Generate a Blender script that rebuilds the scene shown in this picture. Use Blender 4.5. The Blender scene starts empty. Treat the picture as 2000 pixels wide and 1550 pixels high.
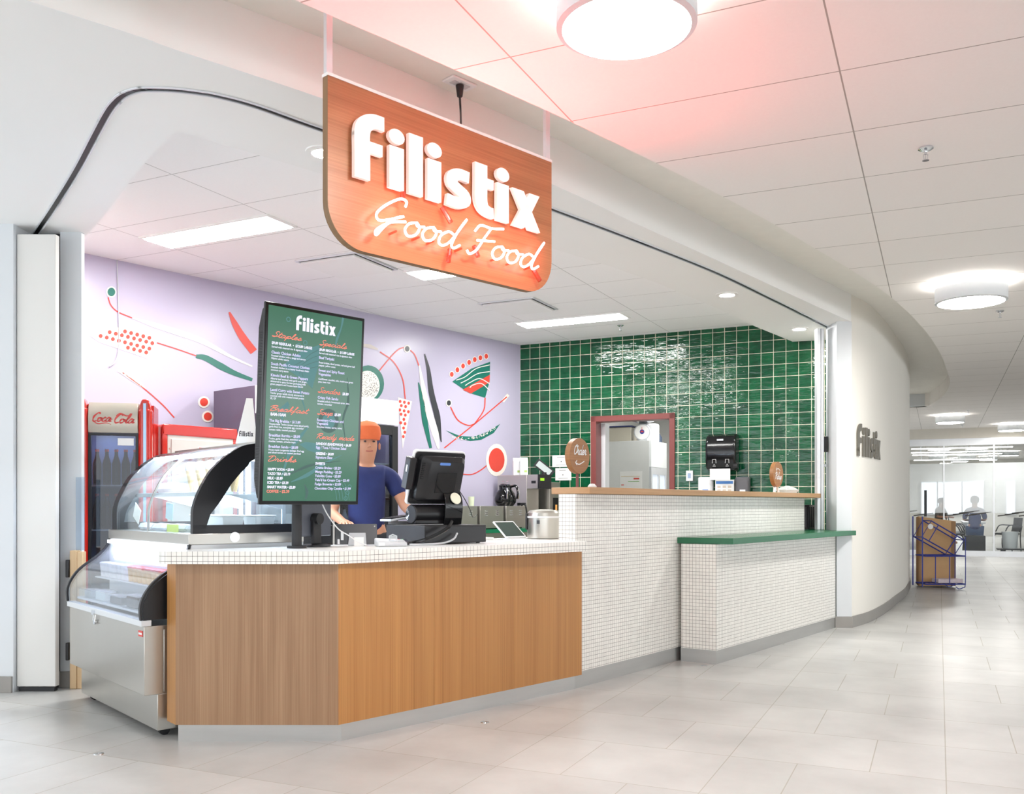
import bpy, bmesh, math, random
from mathutils import Vector, Matrix
random.seed(7)
C = bpy.context.scene
COL = C.collection
# ---------------------------------------------------------------- camera, world, exposure
F, CX, CY, EYE = 1805.0, 1000.0, 987.0, 1.15
cam = bpy.data.cameras.new('camera'); cam.sensor_width = 36; cam.lens = F/2000*36
cam.shift_y = (CY-775)/2000; cam.clip_start = .05; cam.clip_end = 200
co = bpy.data.objects.new('camera', cam); COL.objects.link(co)
co.location = (0, 0, EYE); co.rotation_euler = (math.pi/2, 0, 0); C.camera = co
C.view_settings.view_transform = 'Standard'; C.view_settings.look = 'None'
C.view_settings.gamma = 1; C.view_settings.exposure = 0.72; C.view_settings.use_curve_mapping = False
wd = bpy.data.worlds.new('hall_daylight'); C.world = wd; wd.use_nodes = True
wd.node_tree.nodes['Background'].inputs[0].default_value = (.93, .965, 1, 1)
wd.node_tree.nodes['Background'].inputs[1].default_value = 1.4
C.cycles.max_bounces = 9; C.cycles.diffuse_bounces = 6; C.cycles.glossy_bounces = 4
C.cycles.transparent_max_bounces = 14; C.cycles.transmission_bounces = 6
C.cycles.sample_clamp_indirect = 4

def area(name, loc, sx, sy, power, col=(1, 1, 1), rz=0, up=False, rot=None, disk=False, spread=None):
    l = bpy.data.lights.new(name, 'AREA'); l.energy = power; l.color = col
    l.shape = 'ELLIPSE' if disk else 'RECTANGLE'; l.size = sx; l.size_y = sy
    if spread: l.spread = math.radians(spread)
    o = bpy.data.objects.new(name, l); COL.objects.link(o); o.location = loc
    o.rotation_euler = rot if rot else ((math.pi if up else 0), 0, rz)
    o.visible_camera = True
    return o
# large windows of the hall behind the photographer
area('hall_window_light', (2.5, -4.5, 2.0), 7, 2.2, 34, (.9, .95, 1), rot=(math.radians(90), 0, 0))
area('side_window_light', (12, 3.5, 1.9), 8, 2.2, 70, (.93, .97, 1), rot=(math.radians(90), 0, math.radians(90)))

area('left_window_light', (-6.9, .5, 1.5), 5, 2.2, 20, (.82, .9, 1), rot=(math.radians(100), 0, math.radians(-90)))
# ---------------------------------------------------------------- measuring helpers
def on(px, py, z):                       # the point at height z seen at px,py
    Y = F*(EYE-z)/(py-CY); return (round((px-CX)/F*Y, 4), round(Y, 4))
def at(px, py, Y): return ((px-CX)/F*Y, Y, EYE+(CY-py)/F*Y)
def online(px, o, d):                    # t where the ray of column px meets line o + t d
    r = (px-CX)/F; return (o[0]-r*o[1])/(r*d[1]-d[0])
def sgl(c): return c/12.92 if c <= .04045 else ((c+.055)/1.055)**2.4
def rgb(r, g, b): return (sgl(r/255), sgl(g/255), sgl(b/255), 1)
# ---------------------------------------------------------------- materials
class NT:
    def __init__(s, name):
        s.m = bpy.data.materials.new(name); s.m.use_nodes = True; s.t = s.m.node_tree; s.n = s.t.nodes
        s.b = s.n['Principled BSDF']; s.out = s.n['Material Output']
    def new(s, k, **kw):
        n = s.n.new(k)
        for a, v in kw.items(): setattr(n, a, v)
        return n
    def l(s, a, b): s.t.links.new(a, b)
def setp(b, name, v):
    if name in b.inputs: b.inputs[name].default_value = v
def M(name, col, rough=.5, metal=0, em=None, es=0, var=.04, scale=8, bump=0, coat=0, stretch=(1, 1, 1), spec=.5):
    t = NT(name); b = t.b
    tc = t.new('ShaderNodeTexCoord'); mp = t.new('ShaderNodeMapping'); mp.inputs['Scale'].default_value = stretch
    t.l(tc.outputs['Object'], mp.inputs[0])
    nz = t.new('ShaderNodeTexNoise'); nz.inputs['Scale'].default_value = scale; nz.inputs['Detail'].default_value = 3
    t.l(mp.outputs[0], nz.inputs['Vector'])
    mx = t.new('ShaderNodeMix', data_type='RGBA'); t.l(nz.outputs[0], mx.inputs[0])
    mx.inputs[6].default_value = tuple(min(1, c*(1-var)) for c in col[:3])+(1,)
    mx.inputs[7].default_value = tuple(min(1, c*(1+var)) for c in col[:3])+(1,)
    t.l(mx.outputs[2], b.inputs['Base Color'])
    b.inputs['Roughness'].default_value = rough; b.inputs['Metallic'].default_value = metal
    setp(b, 'Coat Weight', coat); setp(b, 'Coat Roughness', .05); setp(b, 'Specular IOR Level', spec)
    if em: b.inputs['Emission Color'].default_value = em; b.inputs['Emission Strength'].default_value = es
    if bump:
        bp = t.new('ShaderNodeBump'); bp.inputs['Strength'].default_value = bump; bp.inputs['Distance'].default_value = .005
        t.l(nz.outputs[0], bp.inputs['Height']); t.l(bp.outputs[0], b.inputs['Normal'])
    return t.m
def glass(name, tint=(.93, .97, .98, 1), refl=.5, haze=0):
    t = NT(name); t.n.remove(t.b)
    tr = t.new('ShaderNodeBsdfTransparent'); tr.inputs[0].default_value = tint
    gl = t.new('ShaderNodeBsdfGlossy'); gl.inputs['Roughness'].default_value = .02
    lw = t.new('ShaderNodeLayerWeight'); lw.inputs[0].default_value = .5
    pw = t.new('ShaderNodeMath', operation='POWER'); pw.inputs[1].default_value = 4; t.l(lw.outputs['Facing'], pw.inputs[0])
    mu = t.new('ShaderNodeMath', operation='MULTIPLY_ADD'); mu.inputs[1].default_value = refl; mu.inputs[2].default_value = .05*refl*2; mu.use_clamp = True
    t.l(pw.outputs[0], mu.inputs[0])
    m1 = t.new('ShaderNodeMixShader'); t.l(mu.outputs[0], m1.inputs[0]); t.l(tr.outputs[0], m1.inputs[1]); t.l(gl.outputs[0], m1.inputs[2])
    last = m1
    if haze:
        df = t.new('ShaderNodeBsdfDiffuse'); df.inputs[0].default_value = (.9, .92, .92, 1)
        nz = t.new('ShaderNodeTexNoise'); nz.inputs['Scale'].default_value = 3
        mr = t.new('ShaderNodeMapRange'); mr.inputs[3].default_value = haze*.85; mr.inputs[4].default_value = haze*1.15
        t.l(nz.outputs[0], mr.inputs[0])
        m2 = t.new('ShaderNodeMixShader'); t.l(mr.outputs[0], m2.inputs[0]); t.l(m1.outputs[0], m2.inputs[1]); t.l(df.outputs[0], m2.inputs[2]); last = m2
    t.l(last.outputs[0], t.out.inputs[0])
    return t.m
def brick(name, w, h, mortar, c1, c2, cm, rough=.5, rmort=.8, offset=0, bump=.3, noise=.06, nscale=2.5, wav=0, coat=0, smooth=.1, second=None, metal=0, distmort=None):
    t = NT(name); b = t.b
    uv = t.new('ShaderNodeUVMap'); uv.uv_map = 'UVMap'
    br = t.new('ShaderNodeTexBrick'); br.offset = offset; br.squash = 1
    for k, v in (('Scale', 1), ('Mortar Size', mortar/2), ('Mortar Smooth', smooth), ('Brick Width', w), ('Row Height', h), ('Bias', 0)): br.inputs[k].default_value = v
    br.inputs['Color1'].default_value = c1; br.inputs['Color2'].default_value = c2; br.inputs['Mortar'].default_value = cm
    t.l(uv.outputs[0], br.inputs['Vector'])
    col, fac = br.outputs['Color'], br.outputs['Fac']
    if second:
        b2 = t.new('ShaderNodeTexBrick'); b2.offset = second[1]; b2.offset_frequency = 2; b2.squash = 1
        for k, v in (('Scale', 1), ('Mortar Size', mortar/2), ('Mortar Smooth', smooth), ('Brick Width', w), ('Row Height', h), ('Bias', 0)): b2.inputs[k].default_value = v
        b2.inputs['Color1'].default_value = c1; b2.inputs['Color2'].default_value = c2; b2.inputs['Mortar'].default_value = cm
        mp = t.new('ShaderNodeMapping'); mp.inputs['Location'].default_value = (second[0], 0, 0)
        t.l(uv.outputs[0], mp.inputs[0]); t.l(mp.outputs[0], b2.inputs['Vector'])
        m = t.new('ShaderNodeMath', operation='MAXIMUM'); t.l(fac, m.inputs[0]); t.l(b2.outputs['Fac'], m.inputs[1]); fac = m.outputs[0]
        a = t.new('ShaderNodeMix', data_type='RGBA'); a.inputs[0].default_value = .5; t.l(col, a.inputs[6]); t.l(b2.outputs['Color'], a.inputs[7])
        a2 = t.new('ShaderNodeMix', data_type='RGBA'); t.l(fac, a2.inputs[0]); t.l(a.outputs[2], a2.inputs[6]); a2.inputs[7].default_value = cm; col = a2.outputs[2]
    nz = t.new('ShaderNodeTexNoise'); nz.inputs['Scale'].default_value = nscale; nz.inputs['Detail'].default_value = 5; nz.inputs['Roughness'].default_value = .6
    t.l(uv.outputs[0], nz.inputs['Vector'])
    mr = t.new('ShaderNodeMapRange'); mr.inputs[1].default_value = .3; mr.inputs[2].default_value = .7; mr.inputs[3].default_value = 1-noise; mr.inputs[4].default_value = 1+noise
    t.l(nz.outputs[0], mr.inputs[0])
    mm = t.new('ShaderNodeMix', data_type='RGBA', blend_type='MULTIPLY'); mm.inputs[0].default_value = 1
    t.l(col, mm.inputs[6]); t.l(mr.outputs[0], mm.inputs[7]); t.l(mm.outputs[2], b.inputs['Base Color'])
    r = t.new('ShaderNodeMapRange'); r.inputs[3].default_value = rough; r.inputs[4].default_value = rmort; t.l(fac, r.inputs[0]); t.l(r.outputs[0], b.inputs['Roughness'])
    setp(b, 'Coat Weight', coat); b.inputs['Metallic'].default_value = metal
    bp = t.new('ShaderNodeBump'); bp.inputs['Strength'].default_value = bump; bp.inputs['Distance'].default_value = .003; bp.invert = True; setp(b, 'Coat Roughness', .04)
    t.l(fac, bp.inputs['Height']); nrm = bp.outputs[0]
    if wav:
        mp2 = t.new('ShaderNodeMapping'); mp2.inputs['Scale'].default_value = (5, 22, 1)
        t.l(uv.outputs[0], mp2.inputs[0])
        n2 = t.new('ShaderNodeTexNoise'); n2.inputs['Scale'].default_value = 1; n2.inputs['Detail'].default_value = 2.5
        t.l(mp2.outputs[0], n2.inputs['Vector'])
        b3 = t.new('ShaderNodeBump'); b3.inputs['Strength'].default_value = wav; b3.inputs['Distance'].default_value = .006
        t.l(n2.outputs[0], b3.inputs['Height']); t.l(nrm, b3.inputs['Normal']); nrm = b3.outputs[0]
    t.l(nrm, b.inputs['Normal'])
    if coat: t.l(nrm, b.inputs['Coat Normal'])
    return t.m
def wood(name, c1, c2, rough=.45, freq=90, along=1.2, horiz=False, plank=0, bandamt=.5):
    t = NT(name); b = t.b
    uv = t.new('ShaderNodeUVMap'); uv.uv_map = 'UVMap'
    mp = t.new('ShaderNodeMapping'); mp.inputs['Scale'].default_value = (along, freq, 1) if horiz else (freq, along, 1)
    t.l(uv.outputs[0], mp.inputs[0])
    nz = t.new('ShaderNodeTexNoise'); nz.inputs['Scale'].default_value = 1; nz.inputs['Detail'].default_value = 5; nz.inputs['Distortion'].default_value = .3
    t.l(mp.outputs[0], nz.inputs['Vector'])
    mp2 = t.new('ShaderNodeMapping'); s = freq/8; mp2.inputs['Scale'].default_value = (along*.4, s, 1) if horiz else (s, along*.4, 1)
    t.l(uv.outputs[0], mp2.inputs[0])
    n2 = t.new('ShaderNodeTexNoise'); n2.inputs['Scale'].default_value = 1; n2.inputs['Detail'].default_value = 2
    t.l(mp2.outputs[0], n2.inputs['Vector'])
    mx = t.new('ShaderNodeMix', data_type='FLOAT'); mx.inputs[0].default_value = bandamt; t.l(nz.outputs[0], mx.inputs[2]); t.l(n2.outputs[0], mx.inputs[3])
    mr = t.new('ShaderNodeMapRange'); mr.inputs[1].default_value = .35; mr.inputs[2].default_value = .65; t.l(mx.outputs[0], mr.inputs[0])
    cr = t.new('ShaderNodeMix', data_type='RGBA'); cr.inputs[6].default_value = c1; cr.inputs[7].default_value = c2; t.l(mr.outputs[0], cr.inputs[0])
    col = cr.outputs[2]
    if plank:
        br = t.new('ShaderNodeTexBrick'); br.offset = 0
        for k, v in (('Scale', 1), ('Mortar Size', .0012), ('Brick Width', plank), ('Row Height', 5), ('Bias', 0)): br.inputs[k].default_value = v
        br.inputs['Color1'].default_value = (.84, .84, .84, 1); br.inputs['Color2'].default_value = (1.12, 1.1, 1.06, 1); br.inputs['Mortar'].default_value = (.7, .7, .7, 1)
        t.l(uv.outputs[0], br.inputs['Vector'])
        mm = t.new('ShaderNodeMix', data_type='RGBA', blend_type='MULTIPLY'); mm.inputs[0].default_value = 1
        t.l(col, mm.inputs[6]); t.l(br.outputs[0], mm.inputs[7]); col = mm.outputs[2]
    t.l(col, b.inputs['Base Color']); b.inputs['Roughness'].default_value = rough
    bp = t.new('ShaderNodeBump'); bp.inputs['Strength'].default_value = .05; t.l(nz.outputs[0], bp.inputs['Height']); t.l(bp.outputs[0], b.inputs['Normal'])
    return t.m

white = M('white_paint', rgb(246, 246, 244), .6, var=.012, scale=2)
white_cool = M('white_satin_paint', rgb(216, 220, 223), .5, var=.012)
cream_wall = M('cream_wall_paint', rgb(240, 237, 229), .65, var=.012, scale=1.5)
purple = M('lilac_wallpaper', rgb(192, 186, 209), .3, var=.01, scale=2)
red_p = M('mural_red', rgb(222, 74, 62), .35); teal_p = M('mural_teal', rgb(30, 112, 98), .35)
cream_p = M('mural_cream', rgb(242, 236, 228), .35); dark_p = M('mural_charcoal', rgb(58, 60, 66), .35)
orange_p = M('mural_dot_grey', rgb(205, 196, 190), .35)
black = M('black_plastic', rgb(26, 26, 29), .35, var=.1); black_gloss = M('black_gloss', rgb(14, 15, 18), .12)
black_rough = M('black_rough_plastic', rgb(36, 36, 38), .55, var=.1, scale=200, bump=.1)
grey_pl = M('grey_plastic', rgb(120, 122, 124), .45); lgrey = M('light_grey_plastic', rgb(196, 199, 203), .4)
white_pl = M('white_plastic', rgb(236, 237, 238), .3); paper = M('paper', rgb(244, 244, 242), .8)
steel = M('stainless_steel', rgb(196, 193, 186), .3, .9, var=.06, scale=3, stretch=(1, 1, .2))
steel_kick = M('brushed_steel_kick', rgb(192, 192, 190), .36, .85, var=.12, scale=3, stretch=(.6, .6, 6))
chrome = M('chrome', rgb(225, 228, 232), .12, 1)
alu = M('aluminium', rgb(226, 229, 233), .35, .3)
coke_red = M('red_enamel', rgb(196, 34, 24), .18, coat=.5, var=.02); dred = M('door_frame_red_paint', rgb(122, 60, 56), .4)
champagne = M('champagne_metal', rgb(196, 190, 176), .3, .35, var=.03)
green_top_m = M('green_laminate', rgb(26, 104, 66), .25, var=.03)
teal_edge = M('green_enamel', rgb(20, 110, 74), .3)
alu_black = M('black_anodised', rgb(22, 24, 28), .4, .2)
glass_m = glass('clear_glass', haze=.03); glass_part = glass('partition_glass', (.95, .97, .97, 1), .35)
glass_dark = glass('cooler_door_glass', (.55, .6, .66, 1), .6)
frost = glass('frosted_film', (.95, .97, .98, 1), .15, .30)
scratched = glass('scratched_curved_glass', (.95, .97, 1, 1), .45, .07)
light_em = M('lamp_diffuser', (1, 1, 1, 1), .5, em=(1, .985, .95, 1), es=5)
troffer_em = M('troffer_diffuser', (1, 1, 1, 1), .5, em=(1, .99, .96, 1), es=6)
blue_led = M('display_strip_light', (1, 1, 1, 1), .5, em=(.78, .86, 1, 1), es=2.5)
screen_white = M('screen_lettering', (.1, .1, .1, 1), .5, em=rgb(232, 230, 255), es=.68)
screen_lav = M('screen_item_lettering', (.1, .1, .1, 1), .5, em=rgb(214, 206, 255), es=.68)
screen_coral = M('screen_coral_lettering', (.1, .1, .1, 1), .5, em=rgb(255, 118, 96), es=.66)
screen_blue = M('screen_artwork_blue', (.02, .05, .05, 1), .3, em=rgb(78, 138, 140), es=.45)
screen_dark = M('screen_artwork_dark', (.02, .05, .05, 1), .3, em=rgb(50, 82, 72), es=.5)
screen_bg = M('screen_background', (.01, .03, .02, 1), .15, em=rgb(62, 108, 88), es=.62, var=.3)
neon = M('neon_tube', (1, .6, .5, 1), .3, em=(1, .20, .22, 1), es=17)
letter_w = M('white_acrylic', rgb(255, 240, 234), .35, em=(1, .86, .8, 1), es=.12)
sign_wood = wood('sign_oak_veneer', rgb(176, 122, 82), rgb(150, 98, 62), .35, 130, 1.5, horiz=True)
sign_edge = wood('sign_board_edge', rgb(150, 118, 84), rgb(118, 92, 62), .6, 60, 2)
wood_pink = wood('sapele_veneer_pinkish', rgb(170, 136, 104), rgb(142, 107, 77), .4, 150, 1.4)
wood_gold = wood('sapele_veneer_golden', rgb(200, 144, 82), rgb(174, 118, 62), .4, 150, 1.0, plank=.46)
oak = wood('oak_ledge', rgb(190, 150, 108), rgb(166, 126, 82), .4, 60, 1.5, horiz=True)
oak_disc = wood('oak_disc_face', rgb(168, 120, 74), rgb(140, 94, 54), .4, 90, 3, horiz=True)
pine = wood('pine_post', rgb(220, 190, 150), rgb(202, 168, 124), .5, 30, 1)
board = M('brown_hardboard', rgb(206, 166, 120), .7, var=.06)
blue_wire = M('blue_enamel_wire', rgb(46, 60, 150), .35)
mosaic = brick('white_mosaic_tile', .0254, .0254, .0019, rgb(244, 242, 236), rgb(236, 234, 228), rgb(112, 108, 100), .22, .8, noise=.015, bump=.4)
green_tile = brick('green_glazed_tile', .131, .131, .0065, rgb(10, 88, 52), rgb(4, 66, 42), rgb(232, 228, 206), .07, .7, noise=.3, nscale=9, wav=.8, bump=.8, coat=.15, smooth=.3)
floor_m = brick('grey_porcelain_floor', .9, .6, .005, rgb(198, 198, 196), rgb(184, 184, 182), rgb(172, 169, 160), .33, .7, noise=.14, nscale=1.6, second=(.3, .333), bump=.15, smooth=.3)
ceil_m = brick('corridor_ceiling_panel', 1.17, .67, .007, rgb(246, 242, 238), rgb(244, 240, 236), rgb(170, 165, 158), .85, .9, noise=.01, nscale=60, bump=.5)
ceil_k = brick('kiosk_ceiling_tile', 1.2, .6, .006, rgb(251, 251, 250), rgb(249, 249, 248), rgb(190, 189, 187), .85, .9, noise=.01, nscale=60, bump=.5)
base_tile = M('grey_skirting_tile', rgb(150, 147, 142), .5, var=.08, scale=4)
# ---------------------------------------------------------------- mesh builder
class MB:
    def __init__(s): s.v = []; s.f = []; s.m = []; s.X = Matrix.Identity(4)
    def add(s, vs, fs, mi=0):
        n = len(s.v); s.v += [tuple(s.X @ Vector(p)) for p in vs]
        for f in fs: s.f.append(tuple(i+n for i in f)); s.m.append(mi)
        return s
    def box(s, a, b, mi=0):
        x0, y0, z0 = a; x1, y1, z1 = b
        return s.add([(x0, y0, z0), (x1, y0, z0), (x1, y1, z0), (x0, y1, z0), (x0, y0, z1), (x1, y0, z1), (x1, y1, z1), (x0, y1, z1)],
              [(0, 3, 2, 1), (4, 5, 6, 7), (0, 1, 5, 4), (1, 2, 6, 5), (2, 3, 7, 6), (3, 0, 4, 7)], mi)
    def cbox(s, c, d, mi=0): return s.box([c[i]-d[i]/2 for i in range(3)], [c[i]+d[i]/2 for i in range(3)], mi)
    def prism(s, poly, z0, z1, mi=0, mtop=None, mbot=None):
        if sum(poly[i-1][0]*poly[i][1]-poly[i][0]*poly[i-1][1] for i in range(len(poly))) < 0: poly = poly[::-1]
        n = len(poly)
        s.add([(x, y, z0) for x, y in poly]+[(x, y, z1) for x, y in poly],
              [(i, (i+1) % n, n+(i+1) % n, n+i) for i in range(n)], mi)
        s.add([(x, y, z0) for x, y in poly], [tuple(range(n))[::-1]], mi if mbot is None else mbot)
        s.add([(x, y, z1) for x, y in poly], [tuple(range(n))], mi if mtop is None else mtop)
        return s
    def xprism(s, poly, x0, x1, mi=0):      # profile in (y,z), extruded along x
        n = len(poly)
        if sum(poly[i-1][0]*poly[i][1]-poly[i][0]*poly[i-1][1] for i in range(n)) < 0: poly = poly[::-1]
        s.add([(x0, y, z) for y, z in poly]+[(x1, y, z) for y, z in poly],
              [(i, (i+1) % n, n+(i+1) % n, n+i)[::1] for i in range(n)]+[tuple(range(n))[::-1], tuple(range(n, 2*n))], mi)
        return s
    def yprism(s, poly, y0, y1, mi=0):      # outline in (x,z), extruded along y
        n = len(poly)
        if sum(poly[i-1][0]*poly[i][1]-poly[i][0]*poly[i-1][1] for i in range(n)) < 0: poly = poly[::-1]
        s.add([(x, y0, z) for x, z in poly]+[(x, y1, z) for x, z in poly],
              [(i, n+i, n+(i+1) % n, (i+1) % n) for i in range(n)]+[tuple(range(n)), tuple(range(n, 2*n))[::-1]], mi)
        return s
    def cyl(s, p, q, r, mi=0, n=16, r2=None, caps=True):
        p = Vector(p); q = Vector(q); d = (q-p).normalized(); r2 = r if r2 is None else r2
        u = d.orthogonal().normalized(); w = d.cross(u); vs = []
        for c, rr in ((p, r), (q, r2)):
            for i in range(n):
                a = 2*math.pi*i/n; vs.append(c+(u*math.cos(a)+w*math.sin(a))*rr)
        fs = [(i, (i+1) % n, n+(i+1) % n, n+i) for i in range(n)]
        if caps: fs += [tuple(range(n))[::-1], tuple(range(n, 2*n))]
        return s.add(vs, fs, mi)
    def tube(s, pts, r, mi=0, n=8, smooth=0, closed=False):
        if smooth: pts = cr(pts, smooth, closed)
        pts = [Vector(p) for p in pts]; N = len(pts); vs = []; up = None
        for i, p in enumerate(pts):
            a = pts[i-1] if (i or closed) else p; b = pts[(i+1) % N] if (i < N-1 or closed) else p
            d = (b-a)
            d = d.normalized() if d.length > 1e-9 else Vector((0, 0, 1))
            if up is None: up = d.orthogonal().normalized()
            up = (up-d*up.dot(d))
            up = up.normalized() if up.length > 1e-6 else d.orthogonal().normalized()
            w = d.cross(up); rr = r[i] if isinstance(r, (list, tuple)) else r
            for k in range(n):
                an = 2*math.pi*k/n; vs.append(p+(up*math.cos(an)+w*math.sin(an))*rr)
        fs = []
        for i in range(N if closed else N-1):
            j = (i+1) % N
            for k in range(n): fs.append((i*n+k, i*n+(k+1) % n, j*n+(k+1) % n, j*n+k))
        if not closed: fs += [tuple(range(n))[::-1], tuple(range((N-1)*n, N*n))]
        return s.add(vs, fs, mi)
    def lathe(s, prof, c=(0, 0, 0), n=24, mi=0, sx=1, sy=1):   # prof (r,z)
        vs = []; N = len(prof)
        for r, z in prof:
            for k in range(n):
                a = 2*math.pi*k/n; vs.append((c[0]+r*sx*math.cos(a), c[1]+r*sy*math.sin(a), c[2]+z))
        fs = [(i*n+k, i*n+(k+1) % n, (i+1)*n+(k+1) % n, (i+1)*n+k) for i in range(N-1) for k in range(n)]
        if prof[0][0] > 1e-6: fs.append(tuple(range(n))[::-1])
        if prof[-1][0] > 1e-6: fs.append(tuple(range((N-1)*n, N*n)))
        return s.add(vs, fs, mi)
    def quad(s, a, b, c, d, mi=0): return s.add([a, b, c, d], [(0, 1, 2, 3)], mi)
    def sheet(s, prof, x0, x1, mi=0, th=.005):                 # thin curved sheet, profile in (y,z)
        nn = []
        for i, p in enumerate(prof):
            a = prof[max(0, i-1)]; b = prof[min(len(prof)-1, i+1)]
            d = math.hypot(b[0]-a[0], b[1]-a[1]) or 1; nn.append((p[0]+(b[1]-a[1])/d*th, p[1]-(b[0]-a[0])/d*th))
        return s.xprism(list(prof)+nn[::-1], x0, x1, mi) if False else s._sheet(prof, nn, x0, x1, mi)
    def _sheet(s, P, Q, x0, x1, mi):
        n = len(P)
        for i in range(n-1):
            s.add([(x0, *P[i]), (x1, *P[i]), (x1, *P[i+1]), (x0, *P[i+1]), (x0, *Q[i]), (x1, *Q[i]), (x1, *Q[i+1]), (x0, *Q[i+1])],
                  [(0, 3, 2, 1), (4, 5, 6, 7), (0, 4, 7, 3), (1, 2, 6, 5)] + ([(0, 1, 5, 4)] if i == 0 else []) + ([(3, 7, 6, 2)] if i == n-2 else []), mi)
        return s
    def build(s, name, mats, parent=None, bev=0, smooth=35, label=None, rot=0, off=(0, 0), seg=2, loc=None, rz=0, subsurf=0):
        me = bpy.data.meshes.new(name); me.from_pydata(s.v, [], s.f); me.update()
        if not isinstance(mats, (list, tuple)): mats = [mats]
        for m in mats: me.materials.append(m)
        me.polygons.foreach_set('material_index', s.m)
        bm = bmesh.new(); bm.from_mesh(me)
        bmesh.ops.remove_doubles(bm, verts=bm.verts, dist=1e-6); bmesh.ops.dissolve_degenerate(bm, dist=1e-7, edges=bm.edges); bmesh.ops.recalc_face_normals(bm, faces=bm.faces)
        uvl = bm.loops.layers.uv.new('UVMap'); cs, sn = math.cos(rot), math.sin(rot)
        for f in bm.faces:
            n = f.normal
            for l in f.loops:
                p = l.vert.co
                if abs(n.z) > .7: u = (cs*p.x-sn*p.y-off[0], sn*p.x+cs*p.y-off[1])
                else:
                    h = math.hypot(n.x, n.y) or 1; u = ((-n.y*p.x+n.x*p.y)/h-off[0], p.z-off[1])
                l[uvl].uv = u
            if smooth: f.smooth = True
        bm.to_mesh(me); bm.free()
        if smooth: me.set_sharp_from_angle(angle=math.radians(smooth))
        o = bpy.data.objects.new(name, me); COL.objects.link(o)
        if loc: o.location = loc
        o.rotation_euler = (0, 0, rz)
        if parent: o.parent = parent
        if label: o['label'] = label
        if bev:
            b = o.modifiers.new('bevel', 'BEVEL'); b.width = bev; b.segments = seg; b.limit_method = 'ANGLE'; b.angle_limit = math.radians(50)
            b.harden_normals = False
        if subsurf: o.modifiers.new('sub', 'SUBSURF').render_levels = subsurf
        return o
def cr(pts, k=6, closed=False):              # catmull-rom
    P = [Vector(p) for p in pts]; n = len(P); out = []
    rng = range(n) if closed else range(n-1)
    for i in rng:
        p0 = P[i-1] if (closed or i > 0) else P[0]*2-P[1]
        p1, p2 = P[i], P[(i+1) % n]
        p3 = P[(i+2) % n] if (closed or i < n-2) else P[-1]*2-P[-2]
        for j in range(k):
            t = j/k; out.append(.5*((2*p1)+(p2-p0)*t+(2*p0-5*p1+4*p2-p3)*t*t+(3*p1-p0-3*p2+p3)*t**3))
    if not closed: out.append(P[-1])
    return out
def tag(o, label, cat, group=None, kind=None):
    o['label'] = label; o['category'] = cat
    if group: o['group'] = group
    if kind: o['kind'] = kind
    return o
def thing(name, label, cat, loc=(0, 0, 0), rz=0, group=None):
    o = bpy.data.objects.new(name, None); COL.objects.link(o); o.empty_display_size = .05
    o.location = loc; o.rotation_euler = (0, 0, rz); return tag(o, label, cat, group)
def struct(o): o['kind'] = 'structure'; return o
def copy_tree(o, parent=None, loc=None, rz=None, label=None, group=None):
    c = o.copy(); COL.objects.link(c)
    if parent: c.parent = parent
    if loc: c.location = loc
    if rz is not None: c.rotation_euler = (0, 0, rz)
    if label: c['label'] = label
    if group: c['group'] = group
    for ch in [x for x in bpy.data.objects if x.parent == o]: copy_tree(ch, c)
    return c
def rrect(x0, y0, x1, y1, r, n=5):
    out = []
    for cx, cy, a0 in ((x1-r, y0+r, -90), (x1-r, y1-r, 0), (x0+r, y1-r, 90), (x0+r, y0+r, 180)):
        for i in range(n+1):
            a = math.radians(a0+90*i/n); out.append((cx+r*math.cos(a), cy+r*math.sin(a)))
    return out
# ---------------------------------------------------------------- lettering
def text_mesh(s, size, bold=0.0, align='LEFT', spacing=1):
    """flat text in the x-y plane, returned as (verts, faces)"""
    c = bpy.data.curves.new('lettering', 'FONT'); c.body = s; c.size = size; c.offset = bold; c.align_x = align; c.resolution_u = 2
    c.space_character = spacing
    o = bpy.data.objects.new('lettering', c); COL.objects.link(o)
    dg = bpy.context.evaluated_depsgraph_get(); me = bpy.data.meshes.new_from_object(o.evaluated_get(dg))
    vs = [tuple(v.co) for v in me.vertices]; fs = [tuple(p.vertices) for p in me.polygons]
    COL.objects.unlink(o); bpy.data.objects.remove(o); bpy.data.curves.remove(c); bpy.data.meshes.remove(me)
    return vs, fs
def put_text(mb, s, size, x, z, y=0, bold=0, mi=0, align='LEFT', spacing=1, xs=1):
    """text standing in the local x-z plane, facing -y"""
    vs, fs = text_mesh(s, size, bold, align, spacing)
    mb.add([(x+a*xs, y, z+b) for a, b, _ in vs], fs, mi)
def strip(pts, w, k=6):
    """2-D quads of a stroke of width w (number or list) round a smooth centre line"""
    n0 = len(pts); P = cr([(p[0], p[1], 0) for p in pts], k); N = len(P); L = []; R = []
    for i, p in enumerate(P):
        d = (P[min(N-1, i+1)]-P[max(0, i-1)]); d = d.normalized() if d.length else Vector((1, 0, 0))
        if isinstance(w, (list, tuple)):
            t = i/k; j = min(n0-2, int(t)); ww = w[j]+(w[j+1]-w[j])*(t-j)
        else: ww = w
        nx, ny = -d.y*ww/2, d.x*ww/2
        L.append((p.x+nx, p.y+ny)); R.append((p.x-nx, p.y-ny))
    return L+R[::-1], L, R
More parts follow.
